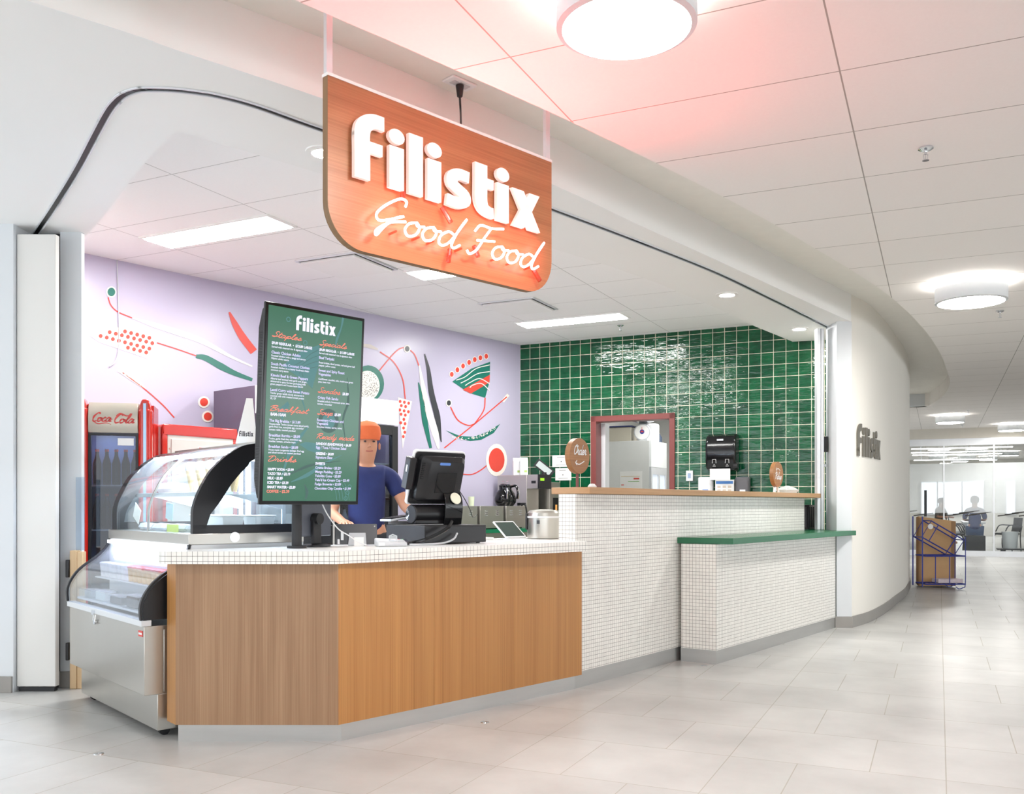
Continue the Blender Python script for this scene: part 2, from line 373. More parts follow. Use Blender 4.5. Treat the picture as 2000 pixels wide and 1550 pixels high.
def logo_shapes():
    """the rounded heavy word mark: list of (polygon); unit = stem width .34, x-height 1"""
    S = []; x = 0; w = .34
    def rect(a, b, c, d): S.append([(a, b), (c, b), (c, d), (a, d)])
    def disc(cx, cy, r): S.append([(cx+r*math.cos(2*math.pi*i/20), cy+r*math.sin(2*math.pi*i/20)) for i in range(20)])
    # f
    _, L, R = strip([(x+.17, 0), (x+.17, .6), (x+.17, 1.12), (x+.26, 1.33), (x+.44, 1.44), (x+.66, 1.45)], [w, w, w, w, w, w], 4)
    for i in range(len(L)-1): S.append([L[i], L[i+1], R[i+1], R[i]])
    rect(x+.30, .66, x+.62, .93); x += .78
    for ch in 'ilistix':
        if ch == 'i': rect(x, 0, x+w, 1.02); disc(x+.17, 1.27, .185); x += w+.12
        elif ch == 'l': rect(x, 0, x+w, 1.48); x += w+.12
        elif ch == 's':
            _, L, R = strip([(x+.03, .15), (x+.3, .13), (x+.5, .22), (x+.5, .38), (x+.32, .49), (x+.18, .6), (x+.19, .78), (x+.37, .88), (x+.62, .87)], .29, 4)
            for i in range(len(L)-1): S.append([L[i], L[i+1], R[i+1], R[i]])
            x += .68+.1
        elif ch == 't':
            _, L, R = strip([(x+.17, 1.36), (x+.17, .8), (x+.17, .42), (x+.24, .22), (x+.4, .14), (x+.52, .14)], [w, w, w, .32, .28, .28], 4)
            for i in range(len(L)-1): S.append([L[i], L[i+1], R[i+1], R[i]])
            rect(x+.3, .76, x+.52, 1.02); x += .52+.1
        elif ch == 'x':
            S.append([(x, 0), (x+.34, 0), (x+.82, 1.02), (x+.5, 1.02)]); S.append([(x+.5, 0), (x+.84, 0), (x+.33, 1.02), (x-.02, 1.02)]); x += .84
    return S, x
def put_logo(mb, height, x0, z0, y, depth=0, mi=0, width=None, mside=None, fn=None):
    S, W = logo_shapes(); k = height/1.55; kx = (width/W) if width else k
    for poly in S:
        P = [(x0+a*kx, z0+b*k) for a, b in poly]
        if fn:
            n = len(P); A = sum(P[i-1][0]*P[i][1]-P[i][0]*P[i-1][1] for i in range(n))
            mb.add([fn(a, b, 0) for a, b in P]+[fn(a, b, depth) for a, b in P], [tuple(range(n)), tuple(range(n, 2*n))]+[(i, (i+1) % n, n+(i+1) % n, n+i) for i in range(n)], mi)
        elif depth: mb.yprism(P, y-depth, y, mi)
        else: mb.add([(a, y, b) for a, b in P], [tuple(range(len(P)))], mi)
GL = {
 'a': ([[(.78, .9), (.4, 1), (.08, .6), (.1, .12), (.38, 0), (.68, .4), (.82, .98), (.72, .3), (.86, 0), (1.1, .25)]], 1.02),
 'o': ([[(.5, 1), (.15, .8), (.06, .35), (.32, 0), (.66, .2), (.72, .7), (.48, 1), (.6, .78), (.95, .85)]], .92),
 'd': ([[(.75, .88), (.4, 1), (.08, .6), (.12, .1), (.4, 0), (.7, .45), (.98, 1.6), (1.1, 2.15), (.88, 1.2), (.8, .25), (.98, 0), (1.25, .3)]], 1.12),
 'e': ([[(0, .25), (.38, .45), (.6, .8), (.42, 1.02), (.12, .7), (.12, .2), (.4, 0), (.8, .28)]], .78),
 'r': ([[(0, .25), (.25, 1.0), (.22, 1.2), (.42, .92), (.58, .88), (.5, .3), (.62, 0), (.9, .25)]], .84),
 'p': ([[(0, .3), (.32, 1), (.18, 0), (0, -.95), (.25, .3), (.6, 1), (.85, .72), (.75, .15), (.45, 0), (.35, .12), (1, .2)]], .95),
 'l': ([[(0, .25), (.4, 1.2), (.6, 2.05), (.42, 2.2), (.27, 1.4), (.25, .25), (.45, 0), (.72, .25)]], .66),
 't': ([[(0, .25), (.3, 1), (.45, 1.95), (.3, .9), (.25, .2), (.45, 0), (.72, .25)], [(.02, 1.3), (.75, 1.42)]], .66),
 's': ([[(0, .25), (.35, .7), (.45, 1.08), (.62, .6), (.6, .12), (.3, -.02), (.12, .12), (.5, .1), (.9, .28)]], .8),
 'i': ([[(0, .25), (.26, 1), (.2, .25), (.4, 0), (.65, .25)], [(.36, 1.4), (.46, 1.62)]], .62),
 'k': ([[(0, .25), (.4, 1.3), (.56, 2.1), (.38, 2.2), (.25, 1.2), (.15, 0), (.32, .7), (.62, 1), (.7, .75), (.38, .55), (.6, .1), (.78, 0), (1, .25)]], .95),
 'f': ([[(0, .25), (.45, 1.3), (.65, 2.1), (.45, 2.2), (.3, 1.2), (.12, -.6), (0, -.9), (.18, -.3), (.35, .2), (.78, .3)]], .74),
 'u': ([[(0, .25), (.25, 1), (.15, .3), (.35, 0), (.62, .3), (.82, 1), (.72, .3), (.86, 0), (1.1, .25)]], 1.05),
 'n': ([[(0, .25), (.25, 1), (.15, 0), (.4, .8), (.62, 1), (.72, .7), (.65, .2), (.8, 0), (1.05, .25)]], .98),
 'm': ([[(0, .25), (.2, 1), (.12, 0), (.3, .8), (.47, 1), (.55, .6), (.5, 0), (.7, .8), (.88, 1), (.98, .6), (.92, .15), (1.05, 0), (1.3, .25)]], 1.24),
 'c': ([[(.7, .8), (.45, 1), (.12, .65), (.12, .2), (.4, 0), (.8, .28)]], .78),
 'y': ([[(0, .3), (.25, 1), (.15, .3), (.35, 0), (.62, .3), (.82, 1), (.6, -.5), (.3, -1), (.15, -.7), (.6, -.1), (1, .25)]], .95),
 'G': ([[(1.2, 1.8), (1.15, 2.15), (.8, 2.2), (.3, 1.6), (.02, .9), (.25, .5), (.75, .75), (1.3, 1.15), (.95, .9), (.6, .2), (.4, -.45), (.32, -.1), (.8, .55), (1.5, .85)]], 1.55),
 'F': ([[(-.05, 1.55), (.15, 2.05), (.8, 2.05), (1.5, 2.25)], [(.8, 2.05), (.6, 1.2), (.42, .3), (.12, -.1), (-.1, .1)], [(.25, .95), (1.25, 1.2)]], 1.3),
 'S': ([[(1.05, 1.85), (.85, 2.2), (.45, 2.05), (.4, 1.5), (.8, 1.0), (.72, .3), (.35, 0), (-.05, .3), (.4, .3), (1, .3)]], 1.05),
 'B': ([[(.45, 2.05), (.25, 1), (.05, 0)], [(-.25, 1.6), (.4, 2.15), (1.1, 2.15), (1.05, 1.6), (.4, 1.15), (1, 1), (.95, .3), (.45, 0), (.1, .1)]], 1.15),
 'D': ([[(.5, 2), (.25, 1), (.1, .1), (.5, 0), (1.1, .5), (1.2, 1.4), (.8, 2.1), (.2, 2.05), (-.25, 1.7)]], 1.35),
 'R': ([[(.45, 2.05), (.22, 1), (.05, 0)], [(-.25, 1.6), (.4, 2.15), (1.1, 2.1), (1.0, 1.5), (.35, 1.1), (.7, .5), (1, 0), (1.3, .25)]], 1.3),
 'O': ([[(.75, 2.1), (.22, 1.6), (.08, .6), (.45, 0), (1, .5), (1.15, 1.4), (.85, 2.05), (.6, 1.8), (1, 1.65), (1.4, 1.9)]], 1.25),
 'P': ([[(.45, 2.05), (.22, 1), (.05, 0)], [(-.25, 1.6), (.4, 2.15), (1.1, 2.1), (1.05, 1.4), (.35, 1.0)]], 1.1),
 'C': ([[(1.05, 1.75), (.95, 2.1), (.55, 2.05), (.12, 1.3), (.1, .5), (.45, 0), (.95, .2)]], 1.0),
 '-': ([[(.1, .75), (.5, .8)]], .6), ' ': ([], .7)}
def script(s, slant=.28):
    out = []; x = 0
    for ch in s:
        st, adv = GL[ch]
        for p in st: out.append([(x+a+b*slant, b) for a, b in p])
        x += adv
    return out, x
def put_script(mb, s, xh, x0, z0, y, w, mi=0, width=None, slant=.28, k=4):
    st, W = script(s, slant); kx = width/W if width else xh
    for p in st:
        _, L, R = strip([(x0+a*kx, z0+b*xh) for a, b in p], w, k)
        for i in range(len(L)-1): mb.add([(q[0], y, q[1]) for q in (L[i], L[i+1], R[i+1], R[i])], [(0, 1, 2, 3)], mi)
# ================================================================ THE SETTING
GC = math.radians(24.8); KC = math.radians(26.2)
ZC, ZS, ZR, ZK = 2.92, 2.884, 3.12, 3.10     # corridor ceiling, opening soffit, recess, kiosk ceiling
b = MB().box((-7, -9, -.12), (34, 48, 0)); struct(b.build('floor', floor_m, rot=GC, off=(.027, .074)))
# corridor ceiling slab with its curved edge
edge = [(-7, -3.2), (-3.8, .2), (-2.0, 2.0)]+[on(a, c, ZC) for a, c in ((604, 12), (750, 75), (890, 137), (1094, 228), (1275, 315), (1412, 384), (1510, 437), (1590, 484), (1670, 532), (1740, 580), (1800, 637), (1836, 688), (1850, 725))]+[(6.35, 13.4), (6.95, 14.9), (7.4, 16.4), (7.2, 16.62), (5.2, 17.5)]
edge = [tuple(p)[:2] for p in cr([(x, y, 0) for x, y in edge[:-2]], 4)]+[(7.2, 16.62), (4, 18)]
corr = edge+[(4, 48), (34, 48), (34, -9), (-7, -9)]
b = MB().prism(corr, ZC, ZC+.24); struct(b.build('ceiling', ceil_m, rot=GC, off=(-.367, 3.98)))
b = MB().box((-7, -4, ZR+.02), (9, 19, ZR+.12)); struct(b.build('ceiling', M('recess_ceiling_paint', rgb(238, 236, 229), .7), smooth=0))
# kiosk ceiling
A = (.1, 11.24); dP = (-.639, -.769); dG = (.897, -.442)
kc = [(-3.9, 6.3), (-3.9, 6.9), A, (3.3, 9.66), (2.9, 9.0), (1.6, 7.2), (.3, 5.6), (-.9, 4.4), (-1.6, 3.95), (-3.1, 5.6)]
b = MB().prism(kc, ZK, ZK+.05); struct(b.build('ceiling', ceil_k, rot=KC, off=(-1.474*math.cos(KC)-6.52*math.sin(KC), -1.474*math.sin(KC)+6.52*math.cos(KC))))
# opening head: soffit and curved fascia
fas = [(-6.5, -.4), (-4.3, 1.0), on(50, 0, ZS), on(340, 96, ZS), on(630, 192, ZS), on(850, 272, ZS), on(1077, 359, ZS), on(1250, 440, ZS), on(1400, 508, ZS), on(1560, 582, ZS), (3.2, 8.72)]
fas = [tuple(p)[:2] for p in cr([(x, y, 0) for x, y in fas], 4)]
inner = [on(a, c, ZS) for a, c in ((1548, 667), (1467, 634), (1410, 606), (1285, 553), (1198, 522), (900, 430), (640, 343), (445, 285), (395, 268), (345, 257), (312, 287), (278, 324), (192, 435), (162, 467))]
outl = fas+[(3.6, 9.4), (3.3, 9.68)]+inner+[(-3.3, 6.6), (-6.5, 6.6)]
b = MB().prism(outl, ZS, ZR+.02); struct(b.build('trim_1', white))
# ceiling track of the closing grille
tr = [on(a, c, ZS) for a, c in ((68, 458), (110, 395), (150, 330), (187, 260), (210, 218), (226, 197), (244, 183), (272, 174), (312, 173), (350, 175), (390, 180), (425, 186), (500, 206), (630, 252), (850, 324), (1077, 407), (1250, 472), (1400, 532), (1500, 580), (1575, 617), (1622, 641))]
b = MB(); P = cr([(x, y, ZS-.001) for x, y in tr], 6)
for side, w0, w1, h, mi in ((0, -.012, .012, .002, 0), (1, .014, .022, .006, 1), (-1, -.022, -.014, .006, 1)):
    for i in range(len(P)-1):
        q = []
        for p, j in ((P[i], i), (P[i+1], i+1)):
            d = (P[min(j+1, len(P)-1)]-P[max(0, j-1)]).normalized(); n = Vector((-d.y, d.x, 0)); q.append((p+n*w0, p+n*w1))
        vs = [q[0][0], q[1][0], q[1][1], q[0][1]]; dn = Vector((0, 0, -h))
        b.add(vs+[v+dn for v in vs], [(0, 1, 2, 3), (4, 5, 6, 7), (0, 1, 5, 4), (2, 3, 7, 6), (1, 2, 6, 5), (3, 0, 4, 7)], mi)
struct(b.build('trim_2', [alu_black, alu]))
# purple mural wall
T = lambda px: (A[0]-(px-CX)/F*A[1])/(.639-(px-CX)/F*.769)
def mw(px, py, off=.003):
    t = T(px); Y = A[1]-.769*t
    return (A[0]-.639*t+.769*off, Y-.639*off, EYE+(CY-py)/F*Y)
def mr(x, y, off=.003): return mw(150+.44*x, 480+.44*y, off)
wb = MB(); L0 = (A[0]+dP[0]*5.6, A[1]+dP[1]*5.6); bk = (-.769*.12, .639*.12)
wb.prism([A, L0, (L0[0]+bk[0], L0[1]+bk[1]), (A[0]+bk[0], A[1]+bk[1])], 0, ZK+.02)
RED, TEAL, CRM, DRK, GRY = 1, 2, 3, 4, 5
def poly(pts, mi, off=.003, k=0):
    if k: pts = [tuple(p)[:2] for p in cr([(x, y, 0) for x, y in pts], k, True)]
    wb.add([mr(x, y, off) for x, y in pts], [tuple(range(len(pts)))], mi)
def ell(x, y, rx, ry, mi, off=.004): poly([(x+rx*math.cos(a*math.pi/12), y+ry*math.sin(a*math.pi/12)) for a in range(24)], mi, off)
def line(pts, w=5, mi=RED, off=.0035):
    _, L, R = strip(pts, w, 6)
    for i in range(len(L)-1): poly([L[i], L[i+1], R[i+1], R[i]], mi, off)
ell(152, 205, 23, 25, CRM); ell(152, 205, 17, 19, TEAL, .006)
line([(138, 228), (150, 262), (180, 292), (245, 320)])
line([(245, 320), (340, 350), (450, 385), (560, 425), (680, 490), (778, 535)], [4, 22, 26, 24, 12, 6], CRM)
poly([(58, 400), (100, 372), (170, 360), (260, 372), (355, 408), (340, 455), (320, 503), (200, 462), (100, 428)], CRM)
for r in range(6):
    for c in range(11):
        x = 78+c*27+(r % 2)*13; y = 345+r*24+c*7
        q = (x-58)/297
        if q < 0 or q > .97: continue
        top = 398-38*math.sin(min(1, q*1.6)*1.57)+14*max(0, q-.4)*2.8; bot = 402+q*106 if q < .88 else 480
        if top+10 < y < bot-8: ell(x, y, 8.5, 9, RED)
line([(355, 430), (440, 457), (530, 488)])
line([(528, 490), (570, 497), (640, 535), (700, 565), (778, 594)], [16, 26, 30, 22, 14], TEAL)
line([(188, 545), (240, 580), (300, 632)], [30, 30, 10], CRM); line([(202, 562), (300, 635), (380, 705), (432, 762)])
for x, y in ((563, 693), (580, 757)): ell(x, y, 26, 26, CRM); ell(x, y, 18, 18, RED, .006)
line([(676, 294), (700, 345), (735, 405), (785, 470)], [8, 26, 34, 34], RED)
line([(1265, 440), (1300, 446), (1335, 460)], [14, 18, 8], GRY)
line([(1335, 562), (1395, 490), (1430, 458), (1460, 450)]); line([(1345, 470), (1405, 515), (1445, 590), (1457, 680)])
ell(1465, 457, 15, 17, CRM); ell(1465, 457, 10, 12, DRK, .006); line([(1480, 463), (1500, 485), (1518, 532)])
ell(1292, 612, 71, 82, TEAL); ell(1288, 620, 55, 66, CRM, .0055)
for i in range(220):
    a = random.random()*6.283; q = math.sqrt(random.random()); ell(1288+50*q*math.cos(a), 620+60*q*math.sin(a), 1.3, 1.5, DRK, .007) if i % 1 == 0 else 0
poly([(1425, 672), (1487, 690), (1446, 900)], CRM)
for r in range(10):
    for c in range(3):
        x = 1434+c*19+(r % 2)*6-r*.6; y = 690+r*19+c*4
        if x < 1487-(y-690)*.19-5 and x > 1428+(y-680)*.08: ell(x, y, 6, 7, RED)
line([(1516, 606), (1530, 680), (1545, 780), (1570, 897)], [5, 18, 24, 12], TEAL)
line([(1520, 530), (1535, 620), (1560, 730), (1590, 830), (1605, 900)], [5, 18, 30, 30, 8], CRM)
line([(1543, 480), (1560, 550), (1573, 650), (1600, 760), (1617, 870)], [5, 16, 24, 26, 4], DRK)
poly([(1666, 602), (1750, 545), (1834, 514), (1832, 600), (1812, 674), (1740, 652)], TEAL)
poly([(1712, 638), (1832, 572), (1830, 606), (1748, 655)], RED, .006)
for k in range(4): line([(1682+k*20, 596+k*14-k*k), (1720+k*12, 582+k*12), (1770+k*8, 545+k*22), (1831, 528+k*30+(k > 1)*24)], 3.5, CRM, .0075)
for x, y in ((1663, 570), (1688, 550), (1713, 533), (1740, 517), (1765, 505), (1790, 497), (1816, 490)): ell(x, y, 11, 14, CRM); ell(x, y, 8, 11, RED, .006)
line([(1812, 674), (1805, 730), (1765, 790)]); line([(1658, 715), (1690, 772), (1735, 796), (1765, 790)])
line([(1915, 660), (1890, 690)], 14, CRM, .0025); line([(1908, 670), (1765, 790), (1630, 897)])
ell(1650, 697, 13, 16, CRM); ell(1650, 697, 9, 12, DRK, .006)
poly([(1638, 819), (1700, 843), (1760, 847), (1820, 826), (1879, 789), (1850, 830), (1795, 860), (1745, 866), (1690, 852)], TEAL)
for i in range(60):
    q = random.random(); x = 1665+q*190; y = 847+16*math.sin(q*3)-q*q*42+random.uniform(-5, 5); ell(x, y, 2, 2.2, CRM, .007)
ell(1862, 950, 47, 72, CRM); ell(1862, 950, 35, 53, RED, .006)
line([(1690, 1010), (1750, 1014), (1790, 996), (1818, 975)])
struct(wb.build('wall_back', [purple, red_p, teal_p, cream_p, dark_p, orange_p], smooth=0))
# green tiled wall with the doorway
gz = math.atan2(dG[1], dG[0])
d0, d1, dz = .926, 1.93, 2.19
b = MB()
b.box((0, 0, 0), (d0, .14, ZK+.02)); b.box((d0, 0, dz), (d1, .14, ZK+.02)); b.box((d1, 0, 0), (3.75, .14, ZK+.02))
struct(b.build('wall_right', green_tile, loc=(A[0], A[1], 0), rz=gz, off=(.0, 3.055-.131*23), smooth=0))
b = MB(); fw = .062
b.box((d0, -.015, 0), (d0+fw, .16, dz)); b.box((d1-fw, -.015, 0), (d1, .16, dz)); b.box((d0, -.015, dz-fw), (d1, .16, dz))
dr = b.build('door_1', dred, loc=(A[0], A[1], 0), rz=gz, bev=.003); struct(dr)
# kitchen behind the doorway
def G(x, y): c, s = math.cos(gz), math.sin(gz); return (A[0]+x*c-y*s, A[1]+x*s+y*c)
b = MB()
b.box((.22, .16, 0), (.27, 4.0, 2.62)); b.box((.22, 3.9, 0), (3.6, 4.0, 2.62)); b.box((3.5, .16, 0), (3.6, 4.0, 2.62))
struct(b.build('wall_kitchen', M('kitchen_wall_board', rgb(212, 212, 210), .5), loc=(*A, 0), rz=gz))
b = MB().box((.22, .16, 2.6), (3.6, 4.0, 2.66)); struct(b.build('ceiling', ceil_k, loc=(*A, 0), rz=gz))
area('kitchen_light', (*G(1.6, 2.0), 2.58), 1.2, 1.2, 20, (1, .99, .97), rz=gz)
b = MB()
fr = .06
b.box((d0+fw+.001, .16, 0), (d0+fw+.05, .30, dz-.07)); struct(b.build('trim_3', alu, loc=(*A, 0), rz=gz))
# kiosk left wall, hidden jamb side
b = MB().prism([(-2.9, 5.98), (-3.62, 6.85), (-3.72, 6.78), (-3.0, 5.95)], 0, ZS); struct(b.build('wall_left', white))
# frontal wall at the left with the grille pocket
b = MB().box((-6.5, 5.69, 0), (-3.07, 5.95, ZS)); struct(b.build('wall_left', white_cool))
b = MB().box((-2.865, 5.86, 0), (-2.73, 5.90, ZS)); struct(b.build('wall_left', white_cool))
b = MB().box((-6.5, 5.675, 0), (-3.075, 5.69, .1)); struct(b.build('baseboard_left', base_tile, bev=.002))
b = MB().box((-2.87, 5.845, 0), (-2.73, 5.86, .1)); struct(b.build('baseboard_left', base_tile, bev=.002))
b = MB().box((-3.07, 5.9, 0), (-2.865, 5.94, ZS)); struct(b.build('trim_4', black))
# pocket door
d = thing('pocket_door', 'tall white panel closing the grille pocket in the left wall', 'door panel', (-2.965, 5.72, 0))
MB().box((-.1, 0, .03), (.14, .05, 2.83)).build('panel', M('pocket_door_white', rgb(226, 225, 221), .5, var=.01), d, bev=.004)
MB().box((-.09, .005, 0), (.13, .045, .026)).build('bottom_track', black, d)
# right jamb and curved corridor wall
wall = [(3.2, 8.72), (3.5, 9.1), (3.82, 9.61), (4.14, 10.17), (4.47, 10.78), (4.97, 11.7), (5.43, 12.66), (5.70, 13.25), (5.93, 13.9), (6.08, 14.7), (6.1, 15.6), (5.9, 17.5)]
wall = [tuple(p)[:2] for p in cr([(x, y, 0) for x, y in wall], 5)]
jp = [(3.063, 8.72)]+wall+[(3.9, 17.5), (3.7, 9.66), (3.32, 9.66), (3.063, 9.0)]
b = MB().prism(jp, 0, ZR+.02); struct(b.build('wall_corridor', cream_wall))
b = MB().box((3.063, 8.706, .105), (3.2, 8.7195, ZS)).box((3.058, 8.706, .105), (3.0628, 9.0, ZS)); struct(b.build('trim_7', white_cool))
def offs(pts, d):
    out = []
    for i, p in enumerate(pts):
        a = pts[max(0, i-1)]; c = pts[min(len(pts)-1, i+1)]; L = math.hypot(c[0]-a[0], c[1]-a[1]); out.append((p[0]+(c[1]-a[1])/L*d, p[1]-(c[0]-a[0])/L*d))
    return out
b = MB().prism([(3.2, 8.72)]+wall[1:]+offs(wall, .013)[::-1], 0, .105); struct(b.build('baseboard_corridor', base_tile, bev=.002))
b = MB().box((3.045, 8.706, 0), (3.213, 8.72, .105)); struct(b.build('baseboard_jamb', base_tile, bev=.002))
# fascia carried on above the corridor wall: the same cream, end wall of the recess
b = MB().prism([(5.9, 16.9), (7.35, 16.45), (7.45, 16.6), (6, 17.1)], ZC-.0, ZR+.02); struct(b.build('trim_5', white_cool))
# aluminium grille stack beside the jamb
g = thing('folding_grille', 'white aluminium folding grille stacked upright beside the right jamb', 'security grille', (3.0, 8.98, .917))
g.location = (2.985, 8.93, .917)
MB().box((-.045, -.03, 0), (-.012, .05, 1.94)).box((-.008, -.03, 0), (.02, .05, 1.94)).build('post', alu, g, bev=.003)
MB().box((.024, -.02, .75), (.062, .02, .90)).build('latch_box', black, g, bev=.003)
MB().cyl((.02, 0, .62), (.06, 0, .62), .014).build('lock_knob', chrome, g)
MB().box((-.03, -.036, .5), (-.02, -.03, .78)).build('lock_plate', alu, g)

# ================================================================ COUNTERS
def inset(poly, d):       # shrink a ccw polygon (convex corners good enough)
    n = len(poly); out = []
    if sum(poly[i-1][0]*poly[i][1]-poly[i][0]*poly[i-1][1] for i in range(n)) < 0: poly = poly[::-1]
    for i in range(n):
        p0, p1, p2 = Vector(poly[i-1]), Vector(poly[i]), Vector(poly[(i+1) % n])
        e1 = (p1-p0).normalized(); e2 = (p2-p1).normalized(); n1 = Vector((-e1.y, e1.x)); n2 = Vector((-e2.y, e2.x))
        b = (n1+n2); b = b/max(.2, b.dot(n1)); out.append(tuple(p1+b*d))
    return out
oc = thing('order_counter', 'wood-fronted order counter with angled corner and steel kickplate', 'counter', (-.83, 4.5, 0))
oc_loc = Vector((-.83, 4.5, 0))
def rel(poly, o): return [(x-o[0], y-o[1]) for x, y in poly]
kick = [(-1.63, 4.513), (-.8335, 4.518), (.395, 5.798), (-.1, 6.2), (-1.12, 5.09), (-1.66, 4.62)]
MB().prism(rel(kick, oc_loc), 0, .086).build('kickplate', steel_kick, oc)
carc = [(-1.62, 4.51), (-.838, 4.51), (.40, 5.80), (-.1, 6.25), (-1.12, 5.09), (-1.70, 4.60)]
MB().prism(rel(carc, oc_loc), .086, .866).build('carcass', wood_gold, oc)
th = .018
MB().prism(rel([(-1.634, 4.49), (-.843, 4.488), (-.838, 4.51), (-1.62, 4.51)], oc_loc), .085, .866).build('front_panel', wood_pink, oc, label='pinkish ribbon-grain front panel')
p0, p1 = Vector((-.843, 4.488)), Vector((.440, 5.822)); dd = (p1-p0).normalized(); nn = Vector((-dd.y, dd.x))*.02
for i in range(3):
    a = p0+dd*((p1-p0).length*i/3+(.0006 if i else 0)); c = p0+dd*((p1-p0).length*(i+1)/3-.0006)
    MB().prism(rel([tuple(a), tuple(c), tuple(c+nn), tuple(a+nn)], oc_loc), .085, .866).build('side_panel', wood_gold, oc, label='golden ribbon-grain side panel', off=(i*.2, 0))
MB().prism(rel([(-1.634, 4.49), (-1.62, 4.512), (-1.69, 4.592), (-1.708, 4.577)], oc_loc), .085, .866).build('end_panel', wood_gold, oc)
top = [(-1.665, 4.455), (-.845, 4.455), (.462, 5.705), (.425, 5.80), (.30, 5.93), (.80, 6.52), (.42, 6.83), (-.25, 6.12), (-1.10, 5.11), (-1.705, 4.585), (-1.722, 4.54), (-1.716, 4.49), (-1.695, 4.465)]
b = MB().prism(rel(top, oc_loc), .868, .929, 0, 1)
ct = b.build('countertop', [mosaic, M('white_solid_surface', rgb(246, 245, 242), .25)], loc=tuple(oc_loc), off=(0, -.009), smooth=0)
tag(ct, 'white countertop with two rows of square mosaic on its edge, on the order counter', 'countertop')

DB = Vector((.621, .784)); NB = Vector((-.784, .621)); rzB = math.atan2(.784, .621)
bw = thing('mosaic_bar', 'tall bar wall clad in small white mosaic tile, behind pickup shelf', 'bar counter', (.40, 5.815, 0), rzB)
MB().box((.0, 0, .1), (3.86, .13, 1.222)).build('wall_body', mosaic, bw, off=(0, .006), smooth=0)
MB().box((-.012, -.004, 0), (3.84, .12, .1)).build('kickplate', steel_kick, bw)
lg = MB().box((-.01, -.05, 0), (4.03, .245, .042)).build('bar_ledge', oak, loc=(.452, 5.795, 1.224), rz=rzB, bev=.003)
lg.location = (.452-.0, 5.80, 1.224); tag(lg, 'long pale oak ledge on top of the mosaic bar wall', 'ledge')
pk = thing('pickup_counter', 'low mosaic-clad pickup counter with steel kickplate, beside right jamb', 'counter', (1.479, 6.696, 0))
ol = (1.479, 6.696)
base = [(1.252, 6.835), (1.479, 6.69), (3.044, 8.70), (2.82, 8.87)]
b = MB().prism(rel(base, ol), .1, .868); b.build('counter_body', mosaic, pk, off=(0, .006), smooth=0)
b = MB().prism(rel([(1.25, 6.845), (1.479, 6.696), (3.040, 8.703), (2.82, 8.88)], ol), 0, .1); b.build('kickplate', steel_kick, pk)
gt = [(1.222, 6.86), (1.593, 6.66), (3.15, 8.64), (3.24, 8.70), (3.18, 8.716), (3.06, 8.716), (3.06, 9.35), (2.72, 9.3), (2.84, 8.9)]
o = MB().prism(rel(gt, ol), 0, .045).build('green_countertop', green_top_m, loc=(ol[0], ol[1], .87), bev=.002); tag(o, 'green laminate shelf top on the low pickup counter', 'countertop')
# ================================================================ CEILING FIXTURES
def drum(X, Y, zc, label, r=.262, h=.115, group=None, power=28, lit=True):
    o = thing('drum_light', label, 'ceiling light', (X, Y, zc-.155), 0, group)
    MB().lathe([(r-.012, 0), (r, 0), (r, h), (r-.012, h), (r-.012, .01)], n=48).build('shade', white_cool, o)
    MB().lathe([(0, .004), (r-.012, .004), (r-.012, .012), (0, .012)], n=48).build('diffuser', light_em, o)
    MB().lathe([(0, h-.01), (r-.014, h-.01), (r-.014, h-.004), (0, h-.004)], n=48).build('uplight_diffuser', light_em, o)
    MB().cyl((0, 0, h-.004), (0, 0, .154), .06).build('ceiling_canopy', white, o)
    if lit:
        area('drum_downlight', (X, Y, zc-.162), 2*r-.04, 2*r-.04, power, (1, .98, .95), disk=True)
        if lit == 1: area('drum_uplight', (X, Y, zc-.155+h+.004), 2*r, 2*r, power*.14, (1, .98, .95), up=True, disk=True)
    return o
drum(.386, 3.12, ZC, 'large round white drum light at top of view, glowing beside the hanging sign', r=.236, power=24)
drum(3.64, 7.33, ZC, 'round white drum light above the curved cream wall, right of the kiosk', power=34)
drum(8.53, 18.0, ZC, 'small distant drum light before the glass wall, left of its pair', power=30)
drum(10.75, 19.9, ZC, 'small distant drum light nearest the right edge of view', power=30)

def troffer(px, py, qx, label, ln=1.2, w=.31):
    x, y = on(px, py, ZK); o = thing('ceiling_troffer', label, 'ceiling light', (x, y, ZK-.012), -KC)
    b = MB(); t = .018
    b.box((0, 0, 0), (ln, t, .0118)).box((0, w-t, 0), (ln, w, .0118)).box((0, t, 0), (t, w-t, .0118)).box((ln-t, t, 0), (ln, w-t, .0118)).build('frame', white, o)
    MB().box((t, t, .003), (ln-t, w-t, .0118)).build('diffuser', troffer_em, o)
    c, s = math.cos(-KC), math.sin(-KC)
    area('troffer_light', (x+c*ln/2-s*w/2, y+s*ln/2+c*w/2, ZK-.02), ln-.06, w-.06, 26, (1, .99, .96), rz=-KC)
    return o
# local frame: x along the long side (to the right), y away
troffer(270, 462, 0, 'bright rectangular ceiling troffer at left, nearest the opening arch')
troffer(1003, 629, 0, 'bright rectangular ceiling troffer above the doorway side of the kiosk')
troffer(787, 529, 0, 'rectangular ceiling troffer half hidden behind the hanging sign')
def vent(px, py, label):
    x, y = on(px, py, ZK); o = thing('air_vent', label, 'air vent', (x, y, ZK-.03), -KC)
    MB().box((0, 0, .018), (.59, .02, .0298)).box((0, .57, .018), (.59, .59, .0298)).box((0, .02, .018), (.02, .57, .0298)).box((.57, .02, .018), (.59, .57, .0298)).build('frame', alu, o, bev=.002)
    MB().box((.021, .021, .026), (.569, .569, .0298)).build('throat', black, o)
    MB().box((.034, .034, 0), (.556, .556, .02)).build('face_plate', white, o, bev=.003)
    MB().box((.28, .28, .0201), (.31, .31, .026)).build('bracket', chrome, o)
    return o
vent(575, 508, 'square white air vent with dark gap, left of the hanging sign')
